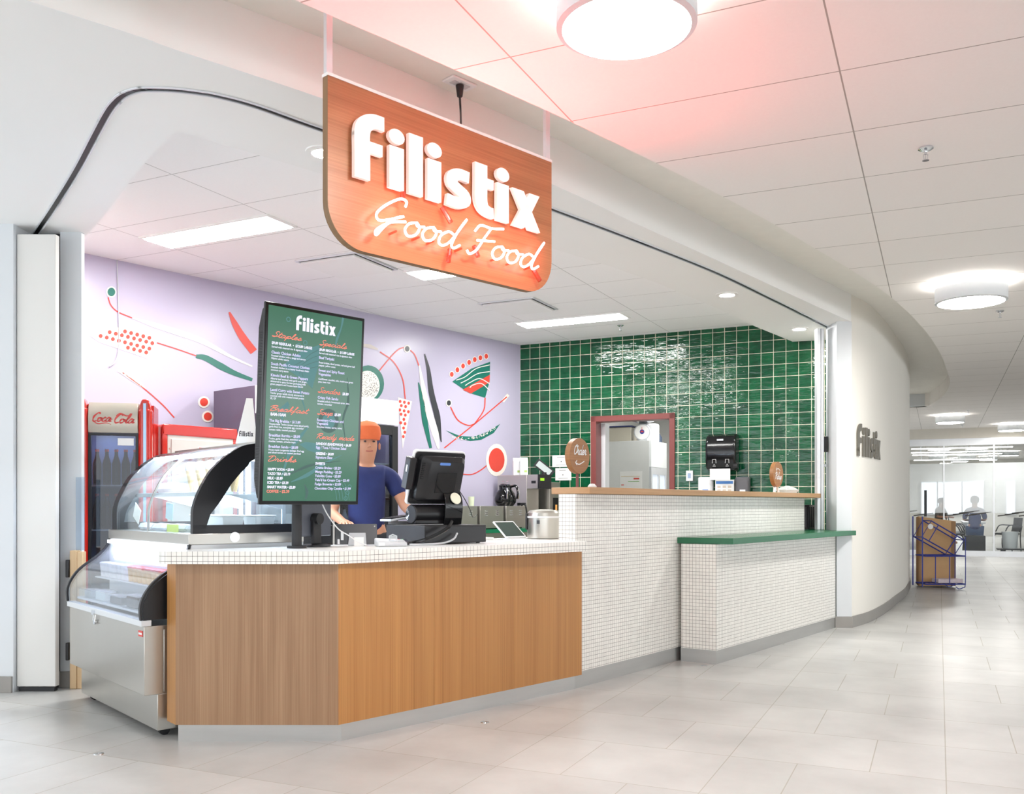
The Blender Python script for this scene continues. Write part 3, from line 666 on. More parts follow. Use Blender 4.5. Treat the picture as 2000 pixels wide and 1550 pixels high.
vent(933, 591, 'square white air vent just below the sign, nearer the tiled wall')
x, y = on(643, 525, ZK); o = MB().lathe([(0, 0), (.06, 0), (.075, .006), (.078, .014), (0, .014)], n=28).build('ceiling_speaker', white, loc=(x, y, ZK-.0145)); tag(o, 'small round white speaker disc on the kiosk ceiling', 'speaker')
for px, py, l in ((633, 296, 'small recessed downlight peeking from behind the sign left edge'), (1420, 574, 'recessed round downlight in the soffit, left one of the pair'), (1561, 641, 'recessed round downlight in the soffit, nearest the right jamb')):
    x, y = on(px, py, ZS); o = thing('recessed_downlight', l, 'ceiling light', (x, y, ZS-.006))
    MB().lathe([(.068, 0), (.088, 0), (.09, .0055), (.066, .0055), (.068, 0)], n=32).build('trim_ring', white, o)
    MB().lathe([(0, .002), (.067, .002), (.067, .0055), (0, .0055)], n=32).build('lens', troffer_em, o)
    area('soffit_downlight', (x, y, ZS-.012), .12, .12, 7, (1, .98, .94), disk=True)
def sprinkler(px, py, z, label):
    x, y = on(px, py, z); o = thing('fire_sprinkler', label, 'sprinkler', (x, y, z))
    MB().lathe([(0, -.001), (.034, -.001), (.036, -.008), (.02, -.018), (0, -.018)], n=24).build('escutcheon', chrome, o)
    MB().cyl((0, 0, -.018), (0, 0, -.034), .007).cyl((-.011, 0, -.034), (-.008, 0, -.062), .0022, n=6).cyl((.011, 0, -.034), (.008, 0, -.062), .0022, n=6).cyl((0, 0, -.034), (0, 0, -.058), .0028, n=8).build('frame_arms', chrome, o)
    MB().lathe([(0, -.062), (.016, -.062), (.016, -.065), (0, -.065)], n=16).build('deflector', chrome, o)
sprinkler(1808, 288, ZC, 'chrome sprinkler head on the near corridor ceiling, right of view')
sprinkler(1953, 606, ZC, 'chrome sprinkler on corridor ceiling beside the second drum light')
sprinkler(1891, 800, ZC, 'distant sprinkler near the small drum lights')
sprinkler(1880, 829, ZC, 'farthest sprinkler, just before the glass wall')
sprinkler(1212, 634, ZK, 'dark sprinkler on kiosk ceiling above the green tiles')

# ================================================================ HANGING SIGN
SO = Vector((-.718, 3.60, 0)); rzS = math.atan2(.92, .911)
sg = thing('hanging_sign', 'orange-lit wooden hanging sign with white lettering and red neon script', 'sign', (SO.x, SO.y, 2.172), rzS)
W, H, R = 1.295, .655, .17
ol_ = [(0, H), (W, H)]+[(W-R+R*math.cos(a), R+R*math.sin(a)) for a in [-i*math.pi/2/10 for i in range(11)]]+[(R-R*math.sin(a), R-R*math.cos(a)) for a in [i*math.pi/2/10 for i in range(11)]]
b = MB(); b.yprism(ol_, 0, .034, 1); b.add([(x, -.0005, z) for x, z in ol_], [tuple(range(len(ol_)))], 0)
b.build('board', [sign_wood, sign_edge], sg)
MB().box((-.002, -.003, H), (W+.002, .037, H+.012)).build('top_rail', white, sg)
for hx in (.0, W-.03): MB().box((hx, .008, H+.0121), (hx+.028, .028, .952)).build('hanger', alu, sg)
b = MB(); put_logo(b, .262, .105, .280, -.012, .020, 0, width=1.075); b.build('lettering', letter_w, sg, label='raised white wordmark lettering')
st, Wd = script('Good Food', .3); kx = .99/Wd
b = MB()
for p in st: b.tube([(.17+x*kx*.965, -.05, .092+z*.065) for x, z in p], .0052, n=8, smooth=5)
b.build('neon_script', neon, sg, label='glowing pink-red neon script')
for k in range(4):
    sp = bpy.data.lights.new('neon_glow', 'SPOT'); sp.energy = 9.5; sp.color = (1, .14, .14); sp.spot_size = math.radians(150); sp.spot_blend = 1; sp.shadow_soft_size = 0
    so = bpy.data.objects.new('neon_glow', sp); COL.objects.link(so)
    nx = SO+Vector((math.cos(rzS), math.sin(rzS), 0))*(.28+.26*k)+Vector((math.sin(rzS), -math.cos(rzS), 0))*.07
    so.location = (nx.x, nx.y, 2.31); so.rotation_euler = (math.pi+math.radians(42), 0, rzS)
pinkg = glass('neon_glass_end', (1, .55, .5, 1), .6)
for (x, z, a, c) in ((.335, .235, .02, .045), (.60, .20, -.03, .065), (.585, .03, .03, .06), (.76, .085, .0, .05), (1.165, .045, -.02, .055)): MB().cyl((x, -.045, z), (x+a, -.02, z+c), .011, n=10).build('tube_end', pinkg, sg)
for x in (.30, .42, .50, .66, .88, .98, 1.1): MB().cyl((x, -.047, .10), (x, 0, .097), .005, n=8).build('tube_support', pinkg, sg)
# outlet above the sign and its cord
ox, oy = on(898, 160, ZR+.02)
o = thing('power_outlet', 'white duplex outlet on the recess ceiling above the sign', 'outlet', (ox, oy, ZR+.008), rzS)
MB().box((-.075, -.04, 0), (.075, .04, .0115)).build('cover_plate', white_pl, o, bev=.003)
MB().box((-.05, -.018, -.003), (-.012, .018, 0)).box((.012, -.018, -.003), (.05, .018, 0)).build('socket', lgrey, o)
c = thing('electrical_lead', 'black power cord hanging from the outlet down to the sign', 'power cord', (ox, oy, ZR))
MB().cyl((.0, 0, .004), (0, 0, -.05), .02, r2=.013).build('plug', black, c, bev=.002)
q = SO+Vector((math.cos(rzS), math.sin(rzS), 0))*.711
MB().tube([(0, 0, -.05), (.004, -.01, -.12), (q.x-ox-.01, q.y-oy+.012, 2.845-ZR)], .005, smooth=6).build('cable', black, c)
# ================================================================ DISPLAY CASE
dc = thing('display_case', 'stainless refrigerated display case with curved glass, left of the counter', 'display case', (-1.756, 4.578, 0), math.atan2(-.756, .655))
Lc = 1.244
def bx(a, c, name, m, par=dc, bev=.002, label=None): return MB().box(a, c).build(name, m, par, bev=bev, label=label)
bx((-Lc, 0, .035), (0, .80, .215), 'base_cabinet', steel, label='recessed lower stainless base')
bx((-Lc, -.065, .2155), (0, .80, .555), 'front_cabinet', steel)
bx((-.0001, .03, .225), (.004, .6, .535), 'access_panel', steel)
bx((-Lc-.003, -.08, .556), (.002, -.03, .585), 'front_lip', white_cool, label='pale front lip')
bx((-Lc, .16, .5555), (0, .80, .95), 'upper_cabinet', white_cool)
bx((-Lc-.002, .155, .9505), (.003, .80, 1.005), 'middle_rail', steel, label='stainless middle rail')
for x in (-1.15, -.05):
    for y in (.05, .7): MB().cyl((x-.012, y, .028), (x+.012, y, .028), .028, n=20).build('caster', black, dc)
lo = [(-.068, .586), (-.072, .64), (-.06, .69), (-.025, .745), (.017, .785), (.06, .815), (.10, .845), (.14, .885), (.165, .925), (.172, .95)]
lo = [tuple(p)[:2] for p in cr([(a, c, 0) for a, c in lo], 3)]
MB().sheet(lo, -Lc+.012, -.012, th=-.005).build('lower_glass', scratched, dc, label='scratched lower curved glass')
# end panels
ends = lo+[(.172, .951), (.159, .951), (.159, .586)]
MB().xprism(ends, -.011, 0).build('end_panel', black, dc, label='black near end panel')
for x0 in (-Lc, -.0115):
    MB().sheet([(a-.004, c+.002) for a, c in lo], x0-.004, x0+.016, th=-.012).build('edge_trim', black, dc, label='black edge trim')
MB().xprism(ends, -Lc+.001, -Lc+.006).build('end_glass', glass_m, dc)
up = [(.178, 1.006), (.178, 1.07), (.18, 1.13), (.195, 1.185), (.22, 1.24), (.25, 1.295), (.285, 1.343), (.35, 1.405), (.42, 1.452), (.47, 1.472), (.56, 1.488)]
up = [tuple(p)[:2] for p in cr([(a, c, 0) for a, c in up], 3)]
for x0, x1 in ((-Lc+.076, -Lc*.52-.006), (-Lc*.52+.006, -.03)):
    MB().sheet([(a+.006, c-.004) for a, c in up], x0, x1, th=-.005).build('curved_glass', glass_m, dc)
MB().sheet([(a, c) for a, c in up], -Lc*.52-.006, -Lc*.52+.006, th=.012).build('glass_mullion', steel, dc)
bx((-Lc, .56, 1.475), (0, .80, 1.497), 'top_rail', steel)
def frame_band(x0, x1, wd):
    n = len(up); inn = []
    for i, (a, c) in enumerate(up):
        p, q = up[max(0, i-1)], up[min(n-1, i+1)]; d = math.hypot(q[0]-p[0], q[1]-p[1]); w = wd*(.6+.7*math.sin(i/(n-1)*3.0))
        inn.append((a+(q[1]-p[1])/d*w, c-(q[0]-p[0])/d*w))
    b = MB()
    for i in range(n-1):
        P = [up[i], up[i+1], inn[i+1], inn[i]]; b.xprism(P, x0, x1)
    b.box((x0, .178, 1.006), (x1, .79, 1.05)); b.box((x0, .752, 1.05), (x1, .79, 1.474)); b.box((x0, .55, 1.43), (x1, .79, 1.474))
    return b
frame_band(-.03, 0, .10).build('end_frame', black, dc, label='wide black arched end frame')
frame_band(-Lc-.002, -Lc+.075, .06).build('end_frame', black, dc, label='slim black arched end frame')
for x in (-.018, -Lc+.012):
    poly_ = [(a+.012, c-.01) for a, c in up]+[(.76, 1.475), (.76, 1.04), (.19, 1.04)]
    MB().xprism(poly_, x, x+.004).build('side_glass', glass_m, dc)
bx((-Lc+.03, .30, 1.212), (-.035, .72, 1.222), 'glass_shelf', glass_m); bx((-Lc+.03, .30, 1.2), (-.035, .306, 1.224), 'shelf_edge', alu)
for x in (-.06, -.6, -1.18): MB().box((x-.006, .70, 1.05), (x+.006, .72, 1.44)).xprism([(.70, 1.21), (.38, 1.21), (.70, 1.13)], x-.003, x+.003).build('shelf_bracket', alu, dc)
bx((-Lc+.03, .775, 1.05), (-.03, .785, 1.474), 'rear_door', glass_m)
bx((-.66, .765, 1.05), (-.63, .79, 1.474), 'rear_door_frame', alu)
bx((-Lc+.03, .17, .586), (-.012, .172, .95), 'back_liner', white_cool) if 0 else None
bx((-Lc+.02, -.03, .60), (-.014, .157, .612), 'lower_deck', white_cool); bx((-Lc+.02, .07, .72), (-.014, .157, .728), 'step_shelf', white_cool)
bx((-Lc+.04, .135, .925), (-.03, .155, .945), 'strip_light', blue_led); bx((-Lc+.04, .62, 1.452), (-.04, .66, 1.474), 'strip_light', blue_led)
bx((-Lc+.04, -.026, .613), (-.03, -.022, .665), 'front_guard', glass_m)
# latch, badge, round sticker
b = MB(); b.box((-.76, -.088, .55), (-.72, -.066, .575)); b.tube([(-.757, -.075, .55), (-.757, -.078, .515), (-.723, -.078, .515), (-.723, -.075, .55)], .004, n=6); b.cyl((-.74, -.08, .51), (-.74, -.07, .51), .014); b.build('latch', chrome, dc)
b = MB(); b.box((-.075, -.068, .503), (-.02, -.0651, .532), 0); b.box((-.07, -.0685, .512), (-.025, -.0679, .522), 1); b.build('badge', [red_p, white_pl], dc)
MB().cyl((.0031, .40, .985), (.006, .40, .985), .027, n=24).build('round_badge', chrome, dc)
area('case_upper_light', tuple(dc.matrix_basis @ Vector((-Lc/2, .5, 1.445))), 1.1, .2, 42, (.76, .84, 1), rz=math.atan2(-.756, .655))
area('case_lower_light', tuple(dc.matrix_basis @ Vector((-Lc/2, .115, .915))), 1.1, .04, 1.2, (.66, .68, 1), rz=math.atan2(-.756, .655))
def incase(x, y, z): v = dc.matrix_basis @ Vector((x, y, z)); return tuple(v)
rzC = math.atan2(-.756, .655)
clear_p = glass('clear_plastic', (.9, .93, .95, 1), .5, .3)
def cup(loc, label, group, lidm=white_pl, bodym=clear_p, r=.032, h=.075):
    o = thing('lidded_cup', label, 'food cup', loc, 0, group)
    MB().lathe([(0, 0), (r*.8, 0), (r, h), (0, h)], n=14).build('cup_body', bodym, o)
    MB().lathe([(0, h), (r*1.08, h), (r*1.08, h+.008), (r*.8, h+.012), (0, h+.012)], n=14).build('lid', lidm, o)
    return o
pud = M('custard', rgb(232, 196, 140), .5)
c1 = cup(incase(-.10, .113, .7285), 'clear dessert cup with red lid on the lower case step', 'red-lidded dessert cups on the step of the lower case', red_p, pud)
for i in range(1, 9): copy_tree(c1, loc=incase(-.10-i*.072, .113, .7285), label='clear dessert cup with red lid on the lower case step')
c2 = cup(incase(-.80, .113, .7285), 'clear dessert cup with white lid, in the far part of the step', 'white-lidded dessert cups on the step of the lower case', white_pl, white_pl)
for i in range(1, 6): copy_tree(c2, loc=incase(-.80-i*.072, .113, .7285))
def tray(loc, label, rz=rzC, col=paper, group=None, sz=(.16, .12, .05)):
    o = thing('food_tub', label, 'food container', loc, rz, group); w, d, h = sz
    MB().prism([(-w/2*.9, -d/2*.9), (w/2*.9, -d/2*.9), (w/2*.9, d/2*.9), (-w/2*.9, d/2*.9)], 0, h).build('tub', col, o, bev=.006)
    MB().box((-w/2, -d/2, h+.0005), (w/2, d/2, h+.008)).build('lid', clear_p, o, bev=.003); return o
dark_food = M('dark_braised_food', rgb(70, 58, 52), .6, var=.5, scale=60); slaw = M('slaw_food', rgb(190, 150, 110), .6, var=.4, scale=70)
tray(incase(-.16, .028, .6125), 'shallow tub of brown food at near end of lower deck', col=slaw, sz=(.14, .075, .05))
tray(incase(-.36, .028, .6125), 'dark filled tub on the lower deck, second from the near end', col=dark_food, sz=(.18, .075, .06))
tray(incase(-.62, .028, .6125), 'dark filled tub in the middle of the lower deck', col=dark_food, sz=(.2, .075, .04))
tray(incase(-.88, .028, .6125), 'white wrapped tray toward the far end of the lower deck', col=paper, sz=(.18, .075, .05))
tray(incase(-1.1, .028, .6125), 'pale tray at the far end of the lower deck', col=lgrey, sz=(.15, .075, .04))
# upper deck
def tub(loc, label, group=None, w=.15):
    o = thing('deli_tub', label, 'food container', loc, rzC, group)
    b = MB(); h = .085
    b.add([(-w*.42, -.05, 0), (w*.42, -.05, 0), (w*.42, .05, 0), (-w*.42, .05, 0), (-w/2, -.06, h), (w/2, -.06, h), (w/2, .06, h), (-w/2, .06, h)], [(0, 3, 2, 1), (0, 1, 5, 4), (1, 2, 6, 5), (2, 3, 7, 6), (3, 0, 4, 7), (4, 5, 6, 7)])
    b.build('tub_body', white_pl, o, bev=.004); MB().box((-w*.53, -.065, h+.0005), (w*.53, .065, h+.008)).build('rim', white_pl, o, bev=.003); return o
for i, (x, y) in enumerate(((-.13, .42), (-.13, .60), (-.30, .47), (-.45, .50), (-.62, .5))):
    tub(incase(x, y, 1.0055), ['white deli tub inside the case nearest the end glass', 'white deli tub at the back near corner inside the case', 'white deli tub inside the case, second from the end glass', 'white deli tub in the middle of the upper deck', 'white deli tub left of the glass mullion on upper deck'][i])
def wrap(loc, label, group, rz, m):
    b = MB(); b.lathe([(0, 0), (.04, .004), (.055, .02), (.04, .04), (0, .046)], n=10, sx=1.3, sy=.8); o = b.build('wrapped_sandwich', m, loc=loc, rz=rz); tag(o, label, 'sandwich', group); return o
foil = M('cling_wrap', rgb(208, 214, 226), .25, .3, var=.3, scale=50, bump=.5)
for i in range(8): wrap(incase(-.115-i*.125, .27+.02*(i % 2), 1.0055), 'cling-wrapped sandwich in the front row of the upper deck', 'wrapped sandwiches along the front of the upper deck', rzC+.4*i, foil)
cone_m = M('waffle_cone', rgb(226, 196, 150), .6, var=.25, scale=90, bump=.4)
def cone(loc, label, group):
    o = thing('wrapped_cone', label, 'ice cream cones', loc, 0, group)
    MB().lathe([(0, 0), (.006, .003), (.033, .13), (.026, .132), (0, .12)], n=12).build('cone', cone_m, o)
    MB().lathe([(.0335, .13), (.037, .15), (.028, .172), (.01, .18), (0, .181)], n=12).build('wrapper_top', foil, o)
k0 = None
for i in range(10):
    x = -.09-i*.07
    cone(incase(x, .43+.05*(i % 2), 1.2225), 'waffle cone in clear bag standing on the case shelf', 'bagged waffle cones on the shelf of the case')
o = MB().lathe([(0, 0), (.09, .005), (.11, .03), (.08, .06), (0, .07)], n=14, sx=1.5, sy=.8).build('pastry_bag', M('pink_pastry_bag', rgb(240, 216, 216), .4, var=.2, scale=40), loc=incase(-.98, .45, 1.2225), rz=rzC); tag(o, 'pinkish bag of pastries on the far end of the case shelf', 'pastry bag')
MB_ = MB().box((-.075, -.001, 0), (.075, .001, .075))
for (x, y, z, a, l, m) in ((-.42, .215, 1.075, .12, 'pale blue handwritten note taped inside the curved glass', M('pale_blue_note', rgb(198, 226, 236), .8)), (-.90, .20, 1.065, .5, 'white paper tag hanging tilted inside far curved glass', paper), (-.33, .20, 1.008, 0, 'bright yellow-green price strip at the foot of the curved glass', M('lime_strip', rgb(222, 244, 90), .6))):
    w, h = (.10, .09) if z > 1.05 else (.16, .042)
    b = MB(); b.X = Matrix.Rotation(a, 4, 'Y'); b.box((-w/2, -.0015, 0), (w/2, .0015, h))
    o = b.build('price_note', m, loc=incase(x, y, z), rz=rzC); tag(o, l, 'note')
# white folded menu card on top of the case
x, y, _ = at(481, 868, 5.22)
o = thing('folded_menu_card', 'white folded paper card standing on top of the display case', 'menu card', (-1.478, 5.14, 1.4975), .35)
b = MB(); b.add([(-.055, -.045, 0), (.055, -.045, 0), (.035, 0, .25), (-.0, 0, .25), (-.055, -.043, 0), (.055, -.043, 0)], [(0, 1, 2, 3)]); b.add([(-.055, .045, 0), (.055, .045, 0), (.035, 0, .25), (0, 0, .25)], [(0, 1, 2, 3)]); b.build('card', paper, o, smooth=0)
b = MB(); b.X = Matrix.Translation((0, -.044, 0)) @ Matrix.Rotation(math.radians(-10.2), 4, 'X'); put_logo(b, .03, -.04, .035, -.001, 0, width=.075); b.build('card_lettering', dark_p, o)
# wooden gate post with hinges, glass guard above
g = thing('wooden_gate', 'pale pine half-gate hinged to the left jamb behind the display case', 'gate', (-2.776, 5.80, 0))
MB().box((.0, 0, .0), (.042, .055, .868)).box((.043, .004, .0), (.078, .055, .86)).build('gate_panel', pine, g, bev=.003)
for z in (.18, .70): MB().box((-.022, -.012, z), (-.001, .02, z+.11)).build('hinge', black, g, bev=.004)
o = MB().box((0, 0, 0), (.055, .006, .46)).build('glass_guard', glass('grey_glass_guard', (.72, .78, .84, 1), .6), loc=(-2.752, 5.83, .869)); tag(o, 'grey glass guard panel standing above the wooden gate', 'glass panel')

# ================================================================ MENU DISPLAY
ZT = .9295
rzM = math.radians(46.2)
md = thing('menu_display', 'tall black digital menu display on a pole, green screen', 'display screen', (-1.23, 4.50, 1.155), rzM)
tilt = Matrix.Rotation(math.radians(3.4), 4, 'X')
Wm, Hm = .592, .985
def mdb(mb): mb.X = tilt; return mb
mdb(MB()).box((0, 0, 0), (Wm, .02, Hm)).build('bezel', black_gloss, md, bev=.004)
b = mdb(MB()); b.xprism([(.0201, .01), (.055, .03), (.085, .12), (.085, Hm-.12), (.055, Hm-.03), (.0201, Hm-.01)], .012, Wm-.012); b.build('rear_housing', black_rough, md, bev=.01)
b = mdb(MB())
for z0, z1 in ((.08, .28), (.42, .45), (.62, .84)):
    z = z0
    while z < z1: b.box((.0085, .03, z), (.0118, .07, z+.003)); z += .0075
b.build('side_vents', black_gloss, md)
b = mdb(MB()).box((.016, -.0008, .018), (Wm-.016, -.0001, Hm-.016)); b.build('screen', screen_bg, md, label='dark green lit menu screen')
su, sv = Wm-.032, Hm-.034
def sx(u): return .016+u*su
def sz(v): return Hm-.016-v*sv
# faint artwork
b = mdb(MB())
def sstrip(pts, w, mi):
    _, L, R = strip([(sx(u), sz(v)) for u, v in pts], w, 5)
    for i in range(len(L)-1): b.add([(q[0], -.0012-.0001*mi, q[1]) for q in (L[i], L[i+1], R[i+1], R[i])], [(0, 1, 2, 3)], mi)
def sring(u, v, r, w, mi, n=18):
    for i in range(n):
        a0, a1 = 6.2832*i/n, 6.2832*(i+1)/n
        b.add([(sx(u)+r*math.cos(a0), -.0013, sz(v)+r*math.sin(a0)), (sx(u)+r*math.cos(a1), -.0013, sz(v)+r*math.sin(a1)), (sx(u)+(r-w)*math.cos(a1), -.0013, sz(v)+(r-w)*math.sin(a1)), (sx(u)+(r-w)*math.cos(a0), -.0013, sz(v)+(r-w)*math.sin(a0))], [(0, 1, 2, 3)], mi)
sring(.2, .058, .013, .005, 0); sring(.315, .185, .014, .005, 0); sring(.38, .165, .013, .005, 0); sring(.17, .255, .013, .005, 0)
b.add([(sx(u), -.0011, sz(v)) for u, v in ((.15, .30), (.35, .21), (.53, .165), (.53, .27), (.47, .40), (.40, .37))], [tuple(range(6))], 0)
for k in range(4): sstrip([(.25+.04*k, .30+.015*k), (.36, .26+.018*k), (.44, .22+.025*k), (.53, .19+.03*k)], .002, 1)
sstrip([(.78, .0), (.76, .06), (.72, .12), (.69, .2)], [.014, .008, .014, .002], 0)
sstrip([(.85, .32), (.87, .45), (.82, .55), (.86, .68)], [.002, .014, .012, .002], 1)
sstrip([(.32, .38), (.36, .45), (.42, .54)], [.02, .01, .002], 0)
b.add([(sx(u), -.0011, sz(v)) for u, v in ((.12, .53), (.22, .48), (.24, .50), (.17, .58))], [(0, 1, 2, 3)], 0)
sring(.66, .565, .062, .022, 1); sring(.66, .565, .04, .0399, 0)
sstrip([(.45, .60), (.36, .66), (.26, .74), (.17, .90)], [.004, .02, .02, .004], 0)
b.add([(sx(u), -.0011, sz(v)) for u, v in ((.35, .70), (.42, .685), (.54, .69), (.6, .72), (.56, .745), (.45, .73))], [tuple(range(6))], 0)
sstrip([(.28, .90), (.45, .86), (.62, .80), (.82, .745)], [.004, .02, .014, .002], 0)
sstrip([(.22, .87), (.42, .82), (.55, .80), (.80, .78)], [.003, .016, .01, .002], 1)
sstrip([(.42, .91), (.45, .95), (.44, .99)], [.003, .02, .01], 1)
for k in range(5): sstrip([(.72+.035*k, .90), (.76+.035*k, .94), (.78+.035*k, .992)], .003, 0)
for k in range(3): sring(.92-.02*k, .92+.032*k, .012, .003, 0)
b.build('screen_artwork', [screen_blue, screen_dark], md)
b = mdb(MB()); put_logo(b, .072, sx(.28), sz(.106), -.0018, 0, width=.236); b.build('screen_logo', screen_white, md, label='white wordmark at the top of the screen')
for s, u, v, w in (('Staples', .04, .158, .165), ('Breakfast', .04, .536, .215), ('Drinks', .035, .795, .16), ('Specials', .53, .166, .165), ('Sandos', .53, .418, .135), ('Soup', .53, .535, .092), ('Ready made', .53, .664, .235)):
    b = mdb(MB()); put_script(b, s, .0125, sx(u), sz(v), -.0019, .0032, 0, width=w); b.build('screen_heading', screen_coral, md, label='coral script heading '+s)
b = mdb(MB())
put_text(b, 'COFFEE \u2022 $2.39', .0195, sx(.035), sz(.957), -.0019, bold=.0006)
b.build('coffee_line', screen_coral, md, label='coral coffee price line')
b1 = mdb(MB()); b2 = mdb(MB())
def tl(mb, s, u, v, size, bold=.0004, xs=1): put_text(mb, s, size, sx(u), sz(v), -.0019, bold=bold, xs=xs)
for s, u, v in (('Classic Chicken Adobo', .04, .243), ('South Pacific Coconut Chicken', .04, .302), ('Kimchi Beef & Green Peppers', .04, .360), ('Lentil Curry with Sweet Potato', .04, .434),
                ('The Big Brekkie \u2022 $13.89', .04, .592), ('Breakfast Burrito \u2022 $8.89', .04, .667), ('Breakfast Sando \u2022 $8.89', .04, .725), ('Beef Teriyaki', .53, .238), ('Sweet and Spicy Roast', .53, .305), ('Vegetables', .53, .325),
                ('Crispy Fish Sando', .53, .45), ('Rosemary Chicken and', .53, .570), ('Vegetable', .53, .588), ('Egg / Tuna / Chicken Salad', .53, .717), ('Signature Slaw', .53, .770),
                ('Creme Brulee \u2022 $3.29', .53, .826), ('Mango Pudding \u2022 $3.29', .53, .848), ('YeloStix Cone \u2022 $3.89', .53, .87), ("Yelo'd Ice Cream Cup \u2022 $3.49", .53, .892), ('Fudge Brownie \u2022 $3.89', .53, .914), ('Chocolate Chip Cookie \u2022 $1.99', .53, .937)):
    b1 = mdb(MB()); tl(b1, s, u, v, .0185, .0005, .95); b1.build('menu_item', screen_lav, md)
for s, u, v in (('Served with steamed rice & signature slaw', .04, .213), ('Roasted chicken with a tangy and savory', .04, .258), ('Filipino adobo sauce.', .04, .272), ('Roasted chicken in a creamy Southeast Asian', .04, .317), ('coconut curry sauce', .04, .331),
                ('Alberta beef sauteed with garlic and ginger,', .04, .375), ('simmered in spicy Korean gochujang with', .04, .389), ('green peppers and house-made kimchi', .04, .403), ('Tender green lentils slowly simmered in', .04, .449), ('coconut milk with roasted sweet potato', .04, .463), ('VE, GF', .04, .477),
                ('House-made Tocino (sweet cured sliced pork),', .04, .607), ('garlic fried rice, sunnyside egg, cucumber', .04, .621), ('tomato relish, toasted pandesal', .04, .636), ('Tocino, garlic fried rice, scrambled egg,', .04, .682), ('cheddar, tomato, sriracha mayo', .04, .696),
                ('House made Longannisa sausage, fried egg', .04, .740), ('and sliced tomato on toasted pandesal', .04, .754), ('Served with steamed rice & signature slaw', .53, .212), ('Roast brisket, diced potato, red and green bell', .53, .262), ('pepper, yellow onion', .53, .277), ('Cauliflower, zucchini, tofu, mushroom, green', .53, .349), ('peas, beet root', .53, .364),
                ('Breaded pollock, housemade tartar, slaw,', .53, .467), ('tomato, cucumber', .53, .482), ('Shredded chicken, carrot, celery', .53, .605)):
    tl(b2, s, u, v, .0128, .0003, .93)
for s, u, v, z in (('$9.89 REGULAR  \u2022  $13.89 LARGE', .04, .195, .0175), ('$9.89 REGULAR  \u2022  $13.89 LARGE', .53, .195, .0165), ('8AM-10AM', .05, .560, .02), ('HAPPY SODA \u2022 $3.99', .04, .842, .0175), ('TAZO TEA \u2022 $2.19', .04, .865, .0175), ('MILK \u2022 $2.89', .04, .888, .0175), ('ICED TEA \u2022 $3.29', .04, .911, .0175), ('SMART WATER \u2022 $2.89', .04, .934, .0175),
                   ('SANDOS (SANDWICH) \u2022 $6.89', .53, .697, .0178), ('GREENS \u2022 $8.89', .53, .75, .0178), ('SWEETS', .53, .804, .0178), ('$8.89', .80, .418, .019), ('$5.89', .72, .535, .019)):
    tl(b2, s, u, v, z, .0009, .92)
b2.build('screen_text', screen_white, md, label='white small print and prices')
md_c = md.matrix_basis @ Vector((.30, .06, 0))
px_, py_ = -1.105, 4.76
MB().cyl((px_+1.23, 0, 0), (px_+1.23, 0, .1), .02) if 0 else None
stn = MB(); iv = md.matrix_basis.inverted()
a = iv @ Vector((-1.118, 4.80, ZT)); c = iv @ Vector((-1.118, 4.80, 1.35)); stn.cyl(a, c, .026, n=24); stn.cyl(a, a+Vector((0, 0, .012)), .05, n=28)
stn.cyl(iv @ Vector((-1.118, 4.80, 1.33)), (.30, .09, .2), .018); stn.build('stand_pole', black_rough, md)
# ================================================================ ON THE ORDER COUNTER
rzW = math.atan2(.646, .763)
cdw = thing('cash_drawer', 'black metal cash drawer on the white countertop under the till monitor', 'cash drawer', (-.488, 5.18, ZT), rzW)
MB().box((0, .002, .006), (.44, .40, .108)).build('drawer_body', black_rough, cdw, bev=.003)
MB().box((.004, 0, .012), (.436, .0019, .10)).build('rear_plate', black, cdw)
for x in (.03, .40):
    for y in (.03, .36): MB().cyl((x, y, 0), (x, y, .006), .012).build('foot', black, cdw)
ps = thing('till_monitor', 'black point-of-sale monitor with white bezel seen from behind, on cash drawer', 'point-of-sale terminal', (-.455, 5.44, ZT+.109), rzW)
b = MB(); b.cyl((-.17, 0, .062), (.165, 0, .062), .056, n=28); b.box((-.165, -.045, .004), (.16, .045, .03)); b.build('base_drum', black, ps, bev=.006)
b = MB()
for i in range(5): b.tube([(-.171, .012+.009*i*math.cos(a*.4), .062+.009*i*math.sin(a*.4)) for a in range(-3, 4)], .0015, n=5)
b.build('base_emblem', chrome, ps)
nk = [tuple(p)[:2] for p in cr([(-.075, 0, 0), (-.09, .08, 0), (-.085, .15, 0), (-.05, .205, 0), (0, .225, 0)], 5)]
MB().sheet(nk, .015, .14, th=.016).build('neck', black_gloss, ps, bev=.003)
MB().cyl((.085, -.094, .155), (.085, -.0895, .153), .036, n=24).build('round_sticker', M('cream_sticker', rgb(238, 236, 214), .5), ps)
MB().box((.06, -.0955, .156), (.11, -.0945, .166)).build('sticker_print', M('olive_print', rgb(128, 140, 70), .5), ps) if 0 else None
TM = Matrix.Translation((.0, .02, .118)) @ Matrix.Rotation(math.radians(17), 4, 'X')
def tmb(): m = MB(); m.X = TM; return m
tmb().yprism(rrect(-.19, 0, .175, .325, .02), .0, .022).build('bezel', white_pl, ps, bev=.004, label='white screen bezel')
tmb().yprism(rrect(-.183, .008, .168, .317, .02), -.008, -.0002).build('rear_gasket', black, ps)
b = tmb(); n0 = rrect(-.165, .03, .15, .30, .03, 6); n1 = rrect(-.12, .05, .135, .275, .03, 6); k = len(n0)
b.add([(x, -.0085, z) for x, z in n0]+[(x, -.04, z) for x, z in [(p[0]*.98, p[1]) for p in n0]]+[(x, -.062, z) for x, z in n1], [(i, (i+1) % k, k+(i+1) % k, k+i) for i in range(k)]+[(k+i, k+(i+1) % k, 2*k+(i+1) % k, 2*k+i) for i in range(k)]+[tuple(range(2*k, 3*k))])
b.build('rear_housing', black, ps)
b = tmb()
